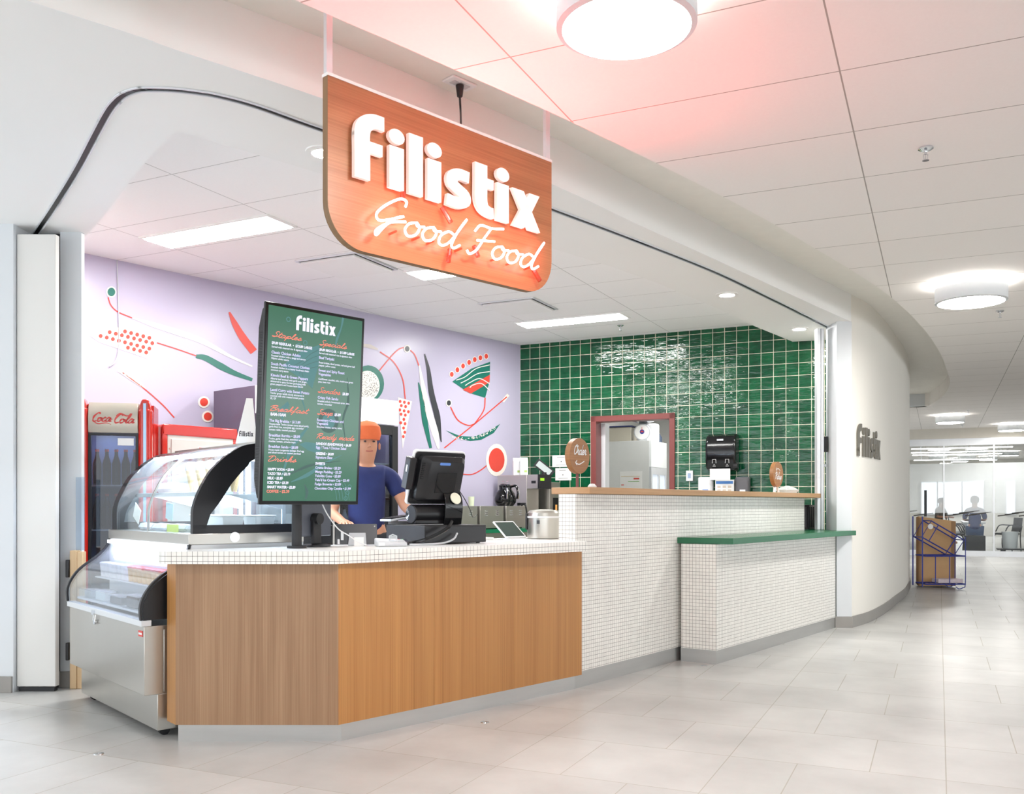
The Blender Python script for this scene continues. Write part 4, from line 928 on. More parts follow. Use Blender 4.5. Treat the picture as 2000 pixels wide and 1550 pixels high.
for i in range(9): b.box((-.155, -.052, .17+i*.011), (-.118, -.0415, .1735+i*.011))
b.build('vent_ribs', black_gloss, ps)
tmb().box((-.05, -.066, .09), (.09, -.0625, .21)).build('mount_plate', black_gloss, ps, bev=.001)
tmb().yprism(rrect(-.045, .255, .03, .27, .006), -.065, -.0622).build('blue_badge', M('blue_badge', rgb(96, 140, 214), .4), ps, label='blue oval badge')
tmb().box((-.235, -.04, .10), (-.192, .015, .285)).build('card_reader', black, ps, bev=.005)
tmb().box((-.2365, -.02, .2), (-.2355, -.008, .24)).build('reader_label', white_pl, ps)
MB().box((.135, -.02, .12), (.175, -.018, .185)).build('red_card', red_p, ps, label='small red card with white star')
b = MB(); b.add([(.155+(.014 if i % 2 == 0 else .006)*math.sin(i*math.pi/5), -.0205, .16+(.014 if i % 2 == 0 else .006)*math.cos(i*math.pi/5)) for i in range(10)], [tuple(range(10))]); b.build('white_star', white_pl, ps)
kb = thing('keyboard', 'grey tilted keyboard at the staff side of the cash drawer', 'keyboard', (-.735, 5.50, ZT+.109), rzW)
b = MB(); b.X = Matrix.Rotation(math.radians(-7), 4, 'Y'); b.box((-.02, -.06, .02), (.15, .06, .033)); b.build('case', lgrey, kb, bev=.003)
b = MB(); b.X = Matrix.Rotation(math.radians(-7), 4, 'Y')
for i in range(8):
    for j in range(4): b.box((-.01+i*.019, -.052+j*.027, .0332), (.006+i*.019, -.03+j*.027, .039))
o = b.build('keys', black, kb); o['kind'] = 'stuff'
MB().box((.03, -.05, .0), (.14, .05, .018)).build('support', grey_pl, kb)
def cable(name, pts, r, m, label, smooth=8):
    p0 = Vector(pts[0]); o = MB().tube([Vector(p)-p0 for p in pts], r, n=8, smooth=smooth).build(name, m, loc=tuple(p0)); tag(o, label, 'cable'); return o
cable('till_cable', [at(882, 1018, 5.26), at(873, 1032, 5.20), at(845, 1048, 5.12), at(818, 1057, 5.08), at(797, 1060, 5.12), at(792, 1056, 5.2)], .011, black_gloss, 'thick black cable bundle sweeping down in front of the cash drawer')
cable('till_cable', [at(893, 1041, 5.29), at(886, 1052, 5.25), at(866, 1060, 5.2), at(830, 1062.5, 5.1), at(800, 1063, 5.04)], .0055, lgrey, 'light grey cable curving out of the cash drawer plate')
cable('charging_cable', [at(629, 983, 4.93), at(640, 1005, 4.93), at(660, 1032, 4.98), at(682, 1046, 5.0), at(700, 1058, 5.0), at(716, 1064, 5.0)], .0035, white_pl, 'thin white cable hanging from the menu display to the tablet')
cable('mouse_cable', [at(896, 956, 5.3), at(908, 975, 5.32), at(918, 995, 5.4), at(924, 1010, 5.5), at(932, 1004, 5.6)], .0025, black, 'thin black cord looping off the right side of the till')
# card terminal
ct_ = thing('card_terminal', 'small grey card payment terminal at the front of the countertop', 'card reader', (-.73, 4.965, ZT), .35)
b = MB(); b.add([(0, -.03, 0), (.165, -.03, 0), (.165, .055, 0), (0, .055, 0), (0, -.03, .03), (.165, -.03, .022), (.165, .055, .036), (0, .055, .048)], [(0, 3, 2, 1), (4, 5, 6, 7), (0, 1, 5, 4), (1, 2, 6, 5), (2, 3, 7, 6), (3, 0, 4, 7)]); b.build('terminal_body', lgrey, ct_, bev=.008)
MB().tube([(.07, -.012, .028), (.07, -.008, .056), (.09, .0, .064), (.11, -.008, .056), (.11, -.012, .026)], .004, n=6).sheet([(-.012, .03), (-.006, .058)], .07, .11, th=.003).build('keypad_shield', clear_p, ct_)
MB().box((.115, -.01, .0375), (.128, .004, .0385)).build('red_key', red_p, ct_); MB().box((.135, -.01, .0375), (.148, .004, .0385)).build('green_key', M('green_key', rgb(60, 170, 80), .4), ct_)
MB().box((.008, -.0315, .006), (.04, -.0305, .022)).build('label_plate', white_pl, ct_)
# tablet facing the staff
tb = thing('tablet', 'dark tablet standing on a small stand, back toward the customers', 'tablet', (-.975, 5.10, ZT), .12)
tb.rotation_euler.z = .16
TT = Matrix.Rotation(math.radians(-14), 4, 'X')
b = MB(); b.X = TT; b.yprism(rrect(0, .006, .228, .122, .006), 0, .009); b.build('tablet_back', M('tablet_shell', rgb(92, 93, 96), .4, .4), tb, bev=.001)
b = MB(); b.X = TT; b.cyl((.215, -.002, .108), (.215, 0, .108), .004, n=12); b.build('camera_lens', chrome, tb)
MB().box((.03, -.004, .03), (.045, -.0005, .075)).build('barcode_sticker', white_pl, tb)
MB().box((.012, -.004, .008), (.024, -.0005, .035)).build('barcode_sticker', white_pl, tb)
b = MB(); b.add([(.07, -.03, 0), (.17, -.03, 0), (.165, -.004, .07), (.075, -.004, .07), (.07, .03, 0), (.17, .03, 0), (.165, 0, .07), (.075, 0, .07)], [(0, 1, 2, 3), (4, 7, 6, 5), (0, 3, 7, 4), (1, 5, 6, 2), (3, 2, 6, 7), (0, 4, 5, 1)]); b.build('stand', lgrey, tb, bev=.003)
o = MB().box((0, -.001, 0), (.052, .001, .048)).build('note_card', paper, loc=(-.86, 5.035, ZT), rz=.1); tag(o, 'blank white card leaning before the tablet stand', 'card')
# second screen behind the display pole
cm = thing('customer_monitor', 'dark grey flat monitor on a stand seen end-on, right of the display pole', 'monitor', (-1.055, 4.975, ZT), 1.05)
MB().lathe([(0, 0), (.078, 0), (.078, .008), (.06, .014), (0, .014)], n=28).build('base', black, cm)
MB().box((-.03, -.012, .0145), (.03, .012, .16)).build('stand_arm', black_rough, cm, bev=.004)
MB().cyl((0, -.03, .15), (0, .014, .15), .03, n=20).build('hinge_disc', black_rough, cm)
MB().box((-.14, .014, .055), (.14, .045, .30)).build('screen_panel', M('slate_plastic', rgb(92, 96, 106), .4), cm, bev=.006)
# small black box left of the tablet
o = MB().box((0, 0, 0), (.10, .08, .11)).build('receipt_printer', black, loc=(-1.10, 5.20, ZT), rz=.6, bev=.008); tag(o, 'small black receipt printer behind the dark monitor on the counter', 'printer')
# rice cooker, white framed tablet, magazine
rc = thing('rice_cooker', 'round stainless rice cooker on the counter by the mosaic bar end', 'rice cooker', (.215, 6.19, ZT))
MB().lathe([(0, .004), (.11, .004), (.113, .02), (.113, .138), (0, .138)], n=40).build('body', steel, rc)
MB().lathe([(0, .1385), (.117, .1385), (.117, .15), (0, .15)], n=40).build('band', white_pl, rc)
MB().lathe([(.115, .1505), (.112, .172), (.095, .188), (.04, .195), (0, .195)], n=40).build('lid', steel, rc)
MB().box((-.125, -.03, .06), (-.113, .03, .17)).build('side_hinge', black, rc, bev=.003)
MB().box((-.052, -.108, .10), (-.03, -.1, .124)).build('badge', dark_p, rc)
tw = thing('tablet', 'white-framed tablet leaning back on a stand near the rice cooker', 'tablet', (-.041, 6.08, ZT))
bb = Vector((.137, .123, 0)).normalized(); uu = Vector((-.09, .10, .105)).normalized(); nn_ = uu.cross(bb).normalized()
XT = Matrix(((bb.x, -nn_.x, uu.x, 0), (bb.y, -nn_.y, uu.y, 0), (bb.z, -nn_.z, uu.z, .008), (0, 0, 0, 1)))
b = MB(); b.X = XT; b.yprism(rrect(0, 0, .184, .17, .008), -.004, .004); b.build('frame', white_pl, tw, bev=.001)
for sy in (-.0048, .0042):
    b = MB(); b.X = XT; b.box((.010, sy, .012), (.174, sy+.0006, .158)); b.build('glass_face', M('dark_screen', rgb(54, 72, 66), .08), tw)
b = MB(); b.add([(.02, -.0, .0), (.16, .12, 0), (.06, .17, 0), (-.06, .07, 0), (.02, 0, .005), (.16, .12, .005), (.06, .17, .005), (-.06, .07, .005)], [(0, 3, 2, 1), (4, 5, 6, 7), (0, 1, 5, 4), (1, 2, 6, 5), (2, 3, 7, 6), (3, 0, 4, 7)]); b.build('stand_base', white_pl, tw)
o = MB().box((0, 0, 0), (.15, .2, .004)).box((.0, .0, .005), (.07, .2, .016)).build('magazine', paper, loc=(-.17, 5.90, ZT), rz=.7, bev=.002); tag(o, 'open white magazine lying right of the cash drawer', 'magazine')

# ================================================================ ON THE LEDGE
def bar(x, y): return (.452+DB.x*x+NB.x*y, 5.80+DB.y*x+NB.y*y)
def round_sign(loc, label, word, arrow_first, stand):
    o = thing('round_sign', label, 'sign', (*loc, 1.2665), rzB); R = .115; zc = .205 if not stand else .17
    MB().cyl((0, -.02, zc), (0, .018, zc), R, n=48).build('disc', [oak_disc], o, bev=.001)
    b = MB()
    if not stand:
        put_script(b, word, .030, -.072, zc+.008, -.0215, .0065, 0, width=.142)
        az = zc-.045
    else:
        put_script(b, word, .030, -.072, zc-.045, -.0215, .0065, 0, width=.14); az = zc+.045
    _, L, Rr = strip([(-.05, az), (-.01, az-.01), (.05, az+.012)], .006, 5)
    if stand: _, L, Rr = strip([(-.04, az), (0, az+.006), (.04, az-.012)], .006, 5)
    for i in range(len(L)-1): b.add([(q[0], -.0215, q[1]) for q in (L[i], L[i+1], Rr[i+1], Rr[i])], [(0, 1, 2, 3)])
    for s in (1, -1):
        _, L, Rr = strip([(-.052, az), (-.034, az+s*.016)], .006, 1); b.add([(q[0], -.0216, q[1]) for q in (L[0], L[1], Rr[1], Rr[0])], [(0, 1, 2, 3)])
    b.build('lettering', white_pl, o, label='white script word and arrow')
    if not stand:
        MB().box((-.011, -.004, 0), (.011, .004, zc-R+.004)).build('post', dred, o)
        MB().cyl((0, 0, 0), (0, 0, .004), .035, n=24).build('foot', dred, o)
    else:
        for sx_ in (-1, 1): MB().tube([(sx_*.045, -.0, .004), (sx_*.03, 0, .045), (0, 0, .068)], .012, n=6).build('stand_leg', white_pl, o)
    return o
round_sign(bar(.13, .14), 'round oak sign lettered Order with a left arrow, on red post', 'Order', 0, False)
round_sign(bar(3.33, .12), 'small round oak sign lettered Pickup on a white foot, ledge far end', 'Pickup', 1, True)
o = MB().lathe([(0, 0), (.028, 0), (.03, .012), (.016, .028), (0, .03)], n=20).build('service_bell', white_pl, loc=(*bar(.32, .15), 1.2665)); tag(o, 'tiny white round knob on the ledge left of the doorway', 'bell')
o = MB().lathe([(0, 0), (.07, .004), (.085, .03), (.05, .055), (.01, .07), (0, .07)], n=10, sx=1.3, sy=.8).build('plastic_bag', glass('thin_plastic', (.9, .92, .92, 1), .6, .45), loc=(*bar(3.62, .13), 1.2665)); tag(o, 'crumpled clear plastic bag on the ledge beside the Pickup sign', 'bag')
# black crate on the green shelf end
kk = thing('black_crate', 'black plastic milk crate stack at the far end of green shelf', 'crate', (2.90, 9.02, .9165), rzB)
b = MB()
b.box((0, 0, 0), (.20, .012, .24)).box((0, .2, 0), (.20, .212, .24)).box((0, .012, 0), (.012, .2, .24)).box((.188, .012, 0), (.2, .2, .24)).build('crate_walls', black, kk, bev=.004)
b = MB()
for i in range(4): b.box((.015+i*.045, -.006, .02), (.03+i*.045, -.0005, .22)); b.box((-.006, .02+i*.045, .02), (-.0005, .035+i*.045, .22))
b.build('ribs', black_gloss, kk)

# ================================================================ BACK OF THE KIOSK
rzP = math.atan2(.769, .639)
def PF(t, d, z=0): return (A[0]-.639*t+.769*d, A[1]-.769*t-.639*d, z)    # t metres left along the mural wall, d out of it
bc = thing('back_counter', 'dark base back counter with green edge along the mural wall', 'counter', PF(2.1, .74), rzP)
MB().box((0, .03, .08), (2.02, .73, .86)).build('cabinet_body', steel, bc); MB().box((.02, .06, 0), (2.0, .72, .08)).build('plinth', black, bc)
o = MB().box((-.01, 0, 0), (2.04, .735, .04)).build('green_worktop', teal_edge, loc=PF(2.1, .745, .8605), rz=rzP, bev=.002); tag(o, 'green worktop along the foot of the mural wall', 'worktop')
ZB = .901
def warmer(t, label, w=.30):
    o = thing('countertop_warmer', label, 'food warmer', PF(t, .70, ZB), rzP, None)
    MB().box((0, 0, .01), (w, .42, .245)).build('casing', steel, o, bev=.003)
    for x in (.03, w-.05): MB().cyl((x+.01, .03, 0), (x+.01, .03, .01), .012).build('foot', black, o)
    for cx_ in (.25, .72):
        b = MB()
        for r_ in range(3): b.cyl((cx_*w-.018, -.001, .15+r_*.022), (cx_*w+.022, -.001, .15+r_*.022), .006, n=8)
        b.build('vent_louvre', chrome, o)
    return o
warmer(1.10, 'stainless warmer box beside the rice cooker, rightmost of three', .33)
warmer(1.52, 'stainless warmer box in the middle of the three', .38)
warmer(1.94, 'stainless warmer box partly hidden behind the till, leftmost of three', .38)
bwr = thing('coffee_brewer', 'tall stainless commercial coffee brewer with black control head in the corner', 'coffee machine', PF(.52, .62, ZB), rzP)
MB().box((0, .10, 0), (.22, .54, .60)).build('tower', steel, bwr, bev=.004)
MB().box((0, -.06, .44), (.22, .098, .60)).build('brew_head', steel, bwr, bev=.003); MB().box((-.004, -.08, .44), (.224, -.061, .60)).build('control_panel', black, bwr)
MB().box((-.0045, -.03, .50), (-.0005, .03, .53)).build('display_strip', black, bwr)
MB().box((-.003, -.0805, .0), (.22, .06, .06)).build('warmer_plate', black, bwr, bev=.004) 
b = MB()
for i in range(2):
    for j in range(2): b.cyl((-.001, .36+i*.07, .50+j*.03), (-.001, .40+i*.07, .50+j*.03), .004, n=6)
b.build('louvres', chrome, bwr)
MB().box((.02, -.083, .53), (.09, -.0805, .56)).build('lit_display', M('green_lcd', (0, 0, 0, 1), .5, em=rgb(150, 220, 40), es=1), bwr, label='green lit display')
def carafe(loc, label, rz):
    o = thing('coffee_carafe', label, 'coffee pot', loc, rz); o.scale = (1.3, 1.3, 1.3)
    MB().lathe([(0, 0), (.05, 0), (.072, .03), (.076, .06), (.06, .11), (.035, .14), (.035, .16), (0, .16)], n=24).build('pot', black_gloss, o)
    MB().lathe([(.036, .1605), (.04, .17), (.02, .185), (0, .186)], n=18).build('lid', black, o)
    MB().tube([(.03, 0, .165), (.08, 0, .17), (.10, 0, .12), (.095, 0, .06)], .011, n=8, smooth=4).build('handle', black_gloss, o)
    MB().tube([(.106, 0, .15), (.112, 0, .11), (.106, 0, .06)], .006, n=8, smooth=3).build('handle_strip', chrome, o)
carafe(PF(.98, .56, ZB+.2455), 'black coffee carafe with chrome handle strip, front one of two', -1.25)
carafe(PF(.80, .47, ZB+.2455), 'black coffee carafe tucked behind the front one', -.5)
ap = thing('airpot', 'steel coffee airpot with black spout right of the carafes', 'coffee pot', PF(.665, .56, ZB))
MB().lathe([(0, 0), (.055, 0), (.055, .22), (.05, .25), (0, .25)], n=24).build('vessel', steel, ap); MB().lathe([(0, .2505), (.05, .2505), (.05, .28), (0, .28)], n=24).build('lid', black, ap)
MB().tube([(.0, -.05, .25), (.04, -.12, .26), (.06, -.13, .16)], .009, smooth=4).build('handle', black, ap)
def carton(t, d, label, rz):
    o = thing('milk_carton', label, 'carton', PF(t, d, ZB+.6005), rz)
    MB().box((-.045, -.045, 0), (.045, .045, .155)).build('carton_body', white_pl, o, bev=.002)
    MB().xprism([(-.045, .1555), (.045, .1555), (0, .20)], -.045, .045).build('gable_top', white_pl, o)
    MB().box((-.0, -.0465, .03), (.035, -.0455, .055)).build('print_patch', M('carton_green', rgb(170, 196, 110), .6), o)
carton(.44, .31, 'white drink carton on the brewer, left of the pair', .1); carton(.44, .412, 'white drink carton on the brewer, right of the pair', .1)
tk = thing('ordering_tablet', 'black-framed tilted touchscreen on top of the brewer, right side', 'touchscreen', PF(.33, .62, ZB+.6005), .1)
tk.location = PF(.30, .60, ZB+.602)
b = MB(); b.X = Matrix.Translation((.0, 0, .075)) @ Matrix.Rotation(math.radians(38), 4, 'Y'); b.box((-.12, -.012, -.05), (.12, 0, .05)); b.build('bezel', black, tk, bev=.003)
b2 = MB(); b2.X = b.X; b2.box((-.10, -.0135, -.034), (.09, -.0125, .034)); b2.build('screen_glass', M('pale_screen', rgb(176, 186, 186), .15), tk)
MB().cyl((0, 0, 0), (0, 0, .03), .03).build('foot', black, tk)
gm = thing('grinder', 'narrow stainless dispenser with orange tag next to the brewer', 'dispenser', PF(.12, .62, ZB), rzP)
MB().box((-.10, 0, 0), (.10, .30, .52)).build('casing', steel, gm, bev=.003); MB().box((-.04, -.004, .16), (.06, -.0005, .34)).build('front_opening', black, gm); MB().box((0, -.006, .19), (.035, -.0045, .26)).build('orange_tag', M('orange_card', rgb(240, 178, 100), .6), gm)
o = MB().lathe([(0, 0), (.028, 0), (.034, .1), (.03, .1), (.026, .004), (0, .004)], n=18).build('paper_cup', M('pale_green_cup', rgb(214, 224, 196), .6), loc=PF(1.38, .45, ZB+.2455)); tag(o, 'pale green paper cup upon the middle warmer', 'cup')
# ------ black glass-door cooler
mc = thing('glass_door_cooler', 'tall black two-door drinks cooler with white header behind the menu display', 'refrigerator', (-2.03, 7.42, 0), rzP)
Wc = 1.53; cas = M('dark_gloss_side', rgb(98, 86, 104), .12, .2)
b = MB(); b.box((0, .06, .05), (.03, .65, 2.12)).box((Wc-.03, .06, .05), (Wc, .65, 2.12)).box((.03, .60, .05), (Wc-.03, .65, 2.12)).box((.03, .06, 1.90), (Wc-.03, .60, 2.12)).box((.03, .06, .05), (Wc-.03, .60, .22)).build('cabinet', [cas], mc, bev=.003)
MB().box((.0, .0, 1.895), (Wc, .058, 2.12)).build('header', M('header_lightbox', rgb(238, 236, 244), .3, em=(1, 1, 1, 1), es=.25), mc, bev=.004)
MB().box((0, .0, .05), (Wc, .058, .23)).build('kick_grille', black, mc)
for x0, x1 in ((.01, Wc/2-.004), (Wc/2+.004, Wc-.01)):
    dd_ = MB().box((x0, 0, .24), (x0+.07, .045, 1.885)).box((x1-.07, 0, .24), (x1, .045, 1.885)).box((x0+.07, 0, 1.80), (x1-.07, .045, 1.885)).box((x0+.07, 0, .24), (x1-.07, .045, .31)).build('door', black, mc, bev=.003)
    MB().box((x0+.071, .02, .311), (x1-.071, .026, 1.799)).build('door_glass', glass_dark, dd_)
    MB().box((x0+.015 if x0 > .5 else x1-.035, -.03, .8), (x0+.035 if x0 > .5 else x1-.015, -.0005, 1.3)).build('handle', chrome, dd_)
shelf_w = M('coated_wire_shelf', rgb(225, 225, 222), .5)
for z in (.55, .9, 1.22, 1.53): MB().box((.035, .08, z), (Wc-.035, .58, z+.012)).build('shelf', shelf_w, mc)
MB().box((.035, .585, .23), (Wc-.035, .598, 1.89)).build('back_liner', M('dark_liner', rgb(80, 90, 120), .4), mc)
area('cooler_light', (-1.45, 8.35, 1.86), .9, .1, 5, (.85, .92, 1), rz=rzP)
def bottle(loc, label, group, m, cap, h=.22, r=.032):
    o = thing('drink_bottle', label, 'bottle', loc, 0, group)
    MB().lathe([(0, 0), (r*.92, 0), (r, .01), (r, h*.6), (r*.45, h*.82), (r*.4, h*.93), (0, h*.93)], n=14).build('bottle_body', m, o)
    MB().lathe([(r*.46, h*.931), (r*.46, h), (0, h)], n=12).build('cap', cap, o); return o
def cooler(x, y, z, root): v = root.matrix_basis @ Vector((x, y, z)); return tuple(v)
cola = M('cola_bottle', rgb(44, 22, 20), .12); water = M('clear_water_bottle', rgb(190, 208, 226), .1); 
bt = bottle(cooler(.86, .16, 1.2325, mc), 'bottle in a row on a shelf of the black two-door cooler', 'bottles in the black two-door cooler', water, dark_p)
for z in (.9125, 1.2325):
    for i in range(8):
        if z > 1 and i == 0: continue
        copy_tree(bt, loc=cooler(.86+i*.076, .16, z, mc))
# ------ red fridge
rf = thing('red_cabinet', 'low red-rimmed cabinet with pale grey panel between the two coolers', 'refrigerator', (-2.49, 6.60, 0), rzP)
MB().box((0, .02, .05), (.61, .47, 1.735)).build('casing', M('deep_red_enamel', rgb(176, 32, 26), .2, coat=.5), rf, bev=.025, seg=4)
MB().box((.0, -.0, 1.66), (.61, .019, 1.735)).box((0, 0, .06), (.035, .019, 1.66)).box((.575, 0, .06), (.61, .019, 1.66)).build('rim', coke_red, rf, bev=.008)
MB().box((.036, .004, .06), (.574, .0195, 1.658)).build('grey_panel', M('pale_grey_enamel', rgb(214, 212, 206), .35), rf)
MB().box((.062, -.004, .08), (.57, .0038, 1.63)).build('raised_panel', M('pale_grey_panel', rgb(218, 217, 212), .35), rf, bev=.002)
b = MB()
for z in (1.3, 1.36, 1.5, 1.56): b.cyl((.049, .001, z), (.049, .004, z), .006, n=10)
b.build('rivets', chrome, rf); MB().box((.27, -.0065, 1.545), (.40, -.0042, 1.585)).box((.28, -.0075, 1.552), (.33, -.0066, 1.578), 1).build('rating_plate', [white_pl, red_p], rf)
# ------ red soda cooler
kf = thing('soda_cooler', 'red soda cooler with rounded columns and champagne header, behind display case', 'refrigerator', (-2.88, 6.07, 0), math.atan2(.26, .966))
Wk, Dk, Hk = .485, .37, 1.86
for x0, x1 in ((0, .088), (Wk-.088, Wk)):
    cc = (x0+x1)/2
    b = MB(); prof = rrect(x0, -.03, x1, .10, .035, 5); b.prism(prof, .06, 1.80); 
    b.build('column', coke_red, kf, bev=.02, seg=3)
    b = MB(); b.yprism([(x0+.004, 1.70), (x1-.004, 1.70), (x1-.01, 1.82), (cc+.02, Hk), (cc-.02, Hk), (x0+.01, 1.82)], -.02, .10); b.build('column_cap', coke_red, kf, bev=.012, seg=3)
    MB().box((cc-.009, -.036, .08), (cc+.009, -.0302, 1.83)).build('chrome_strip', M('blue_white_strip', rgb(170, 205, 235), .2, .2), kf)
b = MB(); b.box((0, .101, .05), (.03, Dk, 1.83)).box((Wk-.03, .101, .05), (Wk, Dk, 1.83)).box((.03, Dk-.03, .05), (Wk-.03, Dk, 1.83)).box((.03, .101, 1.66), (Wk-.03, Dk-.03, 1.83)).box((.03, .101, .05), (Wk-.03, Dk-.03, .2)).build('cabinet', coke_red, kf)
MB().xprism([(.0, 1.632), (-.012, 1.66), (-.016, 1.74), (.0, 1.80), (.03, 1.835), (.1, 1.84), (.1, 1.632)], .089, Wk-.089).build('header', champagne, kf, bev=.003, label='champagne header with red script logo')
b = MB()
def cs(word, x0, z0, xh, w, wd): 
    st, W_ = script(word, .35); kx_ = wd/W_
    for p in st:
        ww = [w*(1.25 if (i % 2) else .6) for i in range(len(p))]
        _, L, R = strip([(x0+a*kx_, z0+c*xh) for a, c in p], ww, 5)
        for i in range(len(L)-1): b.add([(q[0], -.0185, q[1]) for q in (L[i], L[i+1], R[i+1], R[i])], [(0, 1, 2, 3)])
cs('Coca', .112, 1.705, .027, .0095, .115); cs('Cola', .244, 1.698, .027, .0095, .125)
for pts, w in (([(.115, 1.712), (.15, 1.69), (.2, 1.696), (.232, 1.686)], [.002, .008, .006, .002]), ([(.262, 1.745), (.29, 1.76), (.33, 1.745), (.365, 1.762)], [.004, .009, .008, .002]), ([(.225, 1.72), (.24, 1.722)], .006)):
    _, L, R = strip(pts, w, 5)
    for i in range(len(L)-1): b.add([(q[0], -.0187, q[1]) for q in (L[i], L[i+1], R[i+1], R[i])], [(0, 1, 2, 3)])
b.build('script_logo', coke_red, kf)
kd = MB().box((.089, .0, .2), (.105, .03, 1.63)).box((Wk-.105, .0, .2), (Wk-.089, .03, 1.63)).box((.105, .0, 1.615), (Wk-.105, .03, 1.63)).box((.105, .0, .2), (Wk-.105, .03, .215)).build('door', black, kf)
MB().box((.1055, .012, .2155), (Wk-.1055, .016, 1.6145)).build('door_glass', glass_dark, kd)
MB().box((.27, -.002, 1.55), (.37, -.0003, 1.598)).build('white_notice', paper, kd)
MB().box((.03, .335, .2), (Wk-.03, .339, 1.66)).build('back_liner', M('cooler_liner', rgb(84, 98, 138), .4), kf)
for z in (.45, .72, .98, 1.28): MB().box((.032, .10, z), (Wk-.032, .33, z+.01)).build('shelf', shelf_w, kf)
area('soda_cooler_light', cooler(Wk/2, .2, 1.65, kf), .3, .05, 1.6, (.8, .88, 1))
bt = bottle(cooler(.12, .15, 1.2905, kf), 'dark soda bottle on a shelf of the red soda cooler', 'soda bottles in the red cooler', cola, red_p, .24, .028)
for i in range(5):
    for z in (1.2905, .9905):
        if i == 0 and z > 1.2: continue
        if z < 1 and i > 2: continue
        copy_tree(bt, loc=cooler(.12+i*.06, .15, z, kf))
pk_ = MB().lathe([(0, 0), (.09, .006), (.11, .06), (.08, .10), (0, .115)], n=12, sx=1.2, sy=.8).build('salad_pack', M('pink_salad_pack', rgb(206, 170, 196), .4, var=.35, scale=60), loc=cooler(.3, .2, .7305, kf)); tag(pk_, 'pinkish wrapped pack on the middle shelf of the red cooler', 'food pack')
# ------ on the tiled wall
def GW(t, d, z): p = G(t, -d); return (p[0], p[1], z)
def wt(px): return online(px, A, dG) if 0 else ((A[0]-(px-CX)/F*A[1])/((px-CX)/F*dG[1]-dG[0]))
def wz(px, py): t = wt(px); return EYE+(CY-py)/F*(A[1]+dG[1]*t)
for (x0, y0, x1, y1, l) in ((1079, 889, 1116, 912, 'white notice sheet on green tiles, upper one left of the doorway'), (1085, 914, 1116, 938, 'white notice sheet on green tiles, lower one left of the doorway')):
    t0, t1 = wt(x0), wt(x1); z0, z1 = wz(x0, y1), wz(x0, y0)
    o = thing('wall_notice', l, 'notice', GW(t0, .004, z0), gz); MB().box((0, -.001, 0), (t1-t0, .001, z1-z0)).build('sheet', paper, o)
    b = MB(); w = t1-t0; h = z1-z0
    b.box((w*.25, -.0015, h*.8), (w*.65, -.0011, h*.84)).box((w*.2, -.0015, h*.15), (w*.8, -.0011, h*.18)).box((w*.45, -.0015, h*.4), (w*.5, -.0011, h*.5)).build('print_lines', dark_p, o)
pd = thing('paper_towel_dispenser', 'black wall-mounted paper towel dispenser on the green tiles', 'towel dispenser', GW(wt(1386), .0, wz(1386, 922)), gz)
b = MB(); b.xprism([(-.01, 0), (-.16, .02), (-.2, .10), (-.2, .30), (-.17, .38), (-.10, .41), (-.01, .41)], 0, .33); b.build('casing', black_gloss, pd, bev=.025, seg=4)
MB().box((.05, -.19, -.09), (.27, -.186, .03)).build('paper_sheet', paper, pd, label='hanging white paper sheet')
MB().box((.13, -.206, .33), (.20, -.2005, .35)).build('brand_plate', lgrey, pd)
b = MB()
for cx_ in (.10, .24):
    b.tube([(cx_-.02, -.203, .09), (cx_-.018, -.203, .13), (cx_+.018, -.203, .13), (cx_+.02, -.203, .09)], .0025, n=5); b.tube([(cx_, -.203, .08), (cx_-.014, -.203, .055), (cx_+.014, -.203, .055)], .0025, n=5, closed=True)
b.build('hand_symbols', white_pl, pd)
MB().cyl((.305, -.17, .06), (.345, -.17, .06), .03, n=18).build('side_knob', black, pd)
def canister(px, w, y0, m, label, lab):
    t0 = wt(px); z1 = wz(px, y0); o = thing('soap_dispenser', label, 'dispenser', GW(t0, 0, z1-.30), gz)
    b = MB(); b.prism(rrect(0, -.12, w, -.005, .03, 5), 0, .30); b.build('casing', m, o, bev=.012, seg=3)
    MB().box((w*.35, -.1225, .14), (w*.75, -.1205, .165)).build('label_plate', lab, o); return o
canister(1368, .155, 932, white_pl, 'white rounded soap dispenser under the towel dispenser, left', M('blue_label', rgb(120, 160, 215), .5))
canister(1440, .150, 932, M('charcoal_plastic', rgb(98, 98, 102), .4), 'dark grey rounded soap dispenser under the towel dispenser, right', white_pl)
gb = thing('glove_box', 'white and blue glove box mounted between the two soap dispensers', 'box', GW(wt(1401), 0, wz(1401, 962)-.06), gz)
MB().box((0, -.10, 0), (.205, -.004, .20)).build('carton', paper, gb, bev=.003)
b = MB(); b.box((.01, -.1015, .155), (.195, -.1005, .185), 0)
for i in range(3):
    for j in range(2): b.box((.025+i*.058, -.1015, .07+j*.04), (.06+i*.058, -.1005, .095+j*.04), 1)
b.build('carton_print', [M('glove_blue', rgb(84, 140, 210), .5), M('glove_beige', rgb(218, 206, 190), .6)], gb)
th_ = thing('wall_controller', 'small white wall switch panel on green tiles right of the doorway', 'switch', GW(wt(1341), 0, wz(1341, 939)), gz)
MB().box((0, -.025, 0), (.078, -.002, .115)).build('housing', white_pl, th_, bev=.003); MB().box((.02, -.027, .03), (.055, -.0255, .085)).build('blue_panel', M('blue_grey_panel', rgb(150, 170, 200), .4), th_)
# ------ through the doorway
wf = thing('white_freezer', 'large white upright freezer seen through the red-framed doorway', 'refrigerator', (1.87, 12.6, 0), math.atan2(.66, .75))
wf.rotation_euler.z = gz
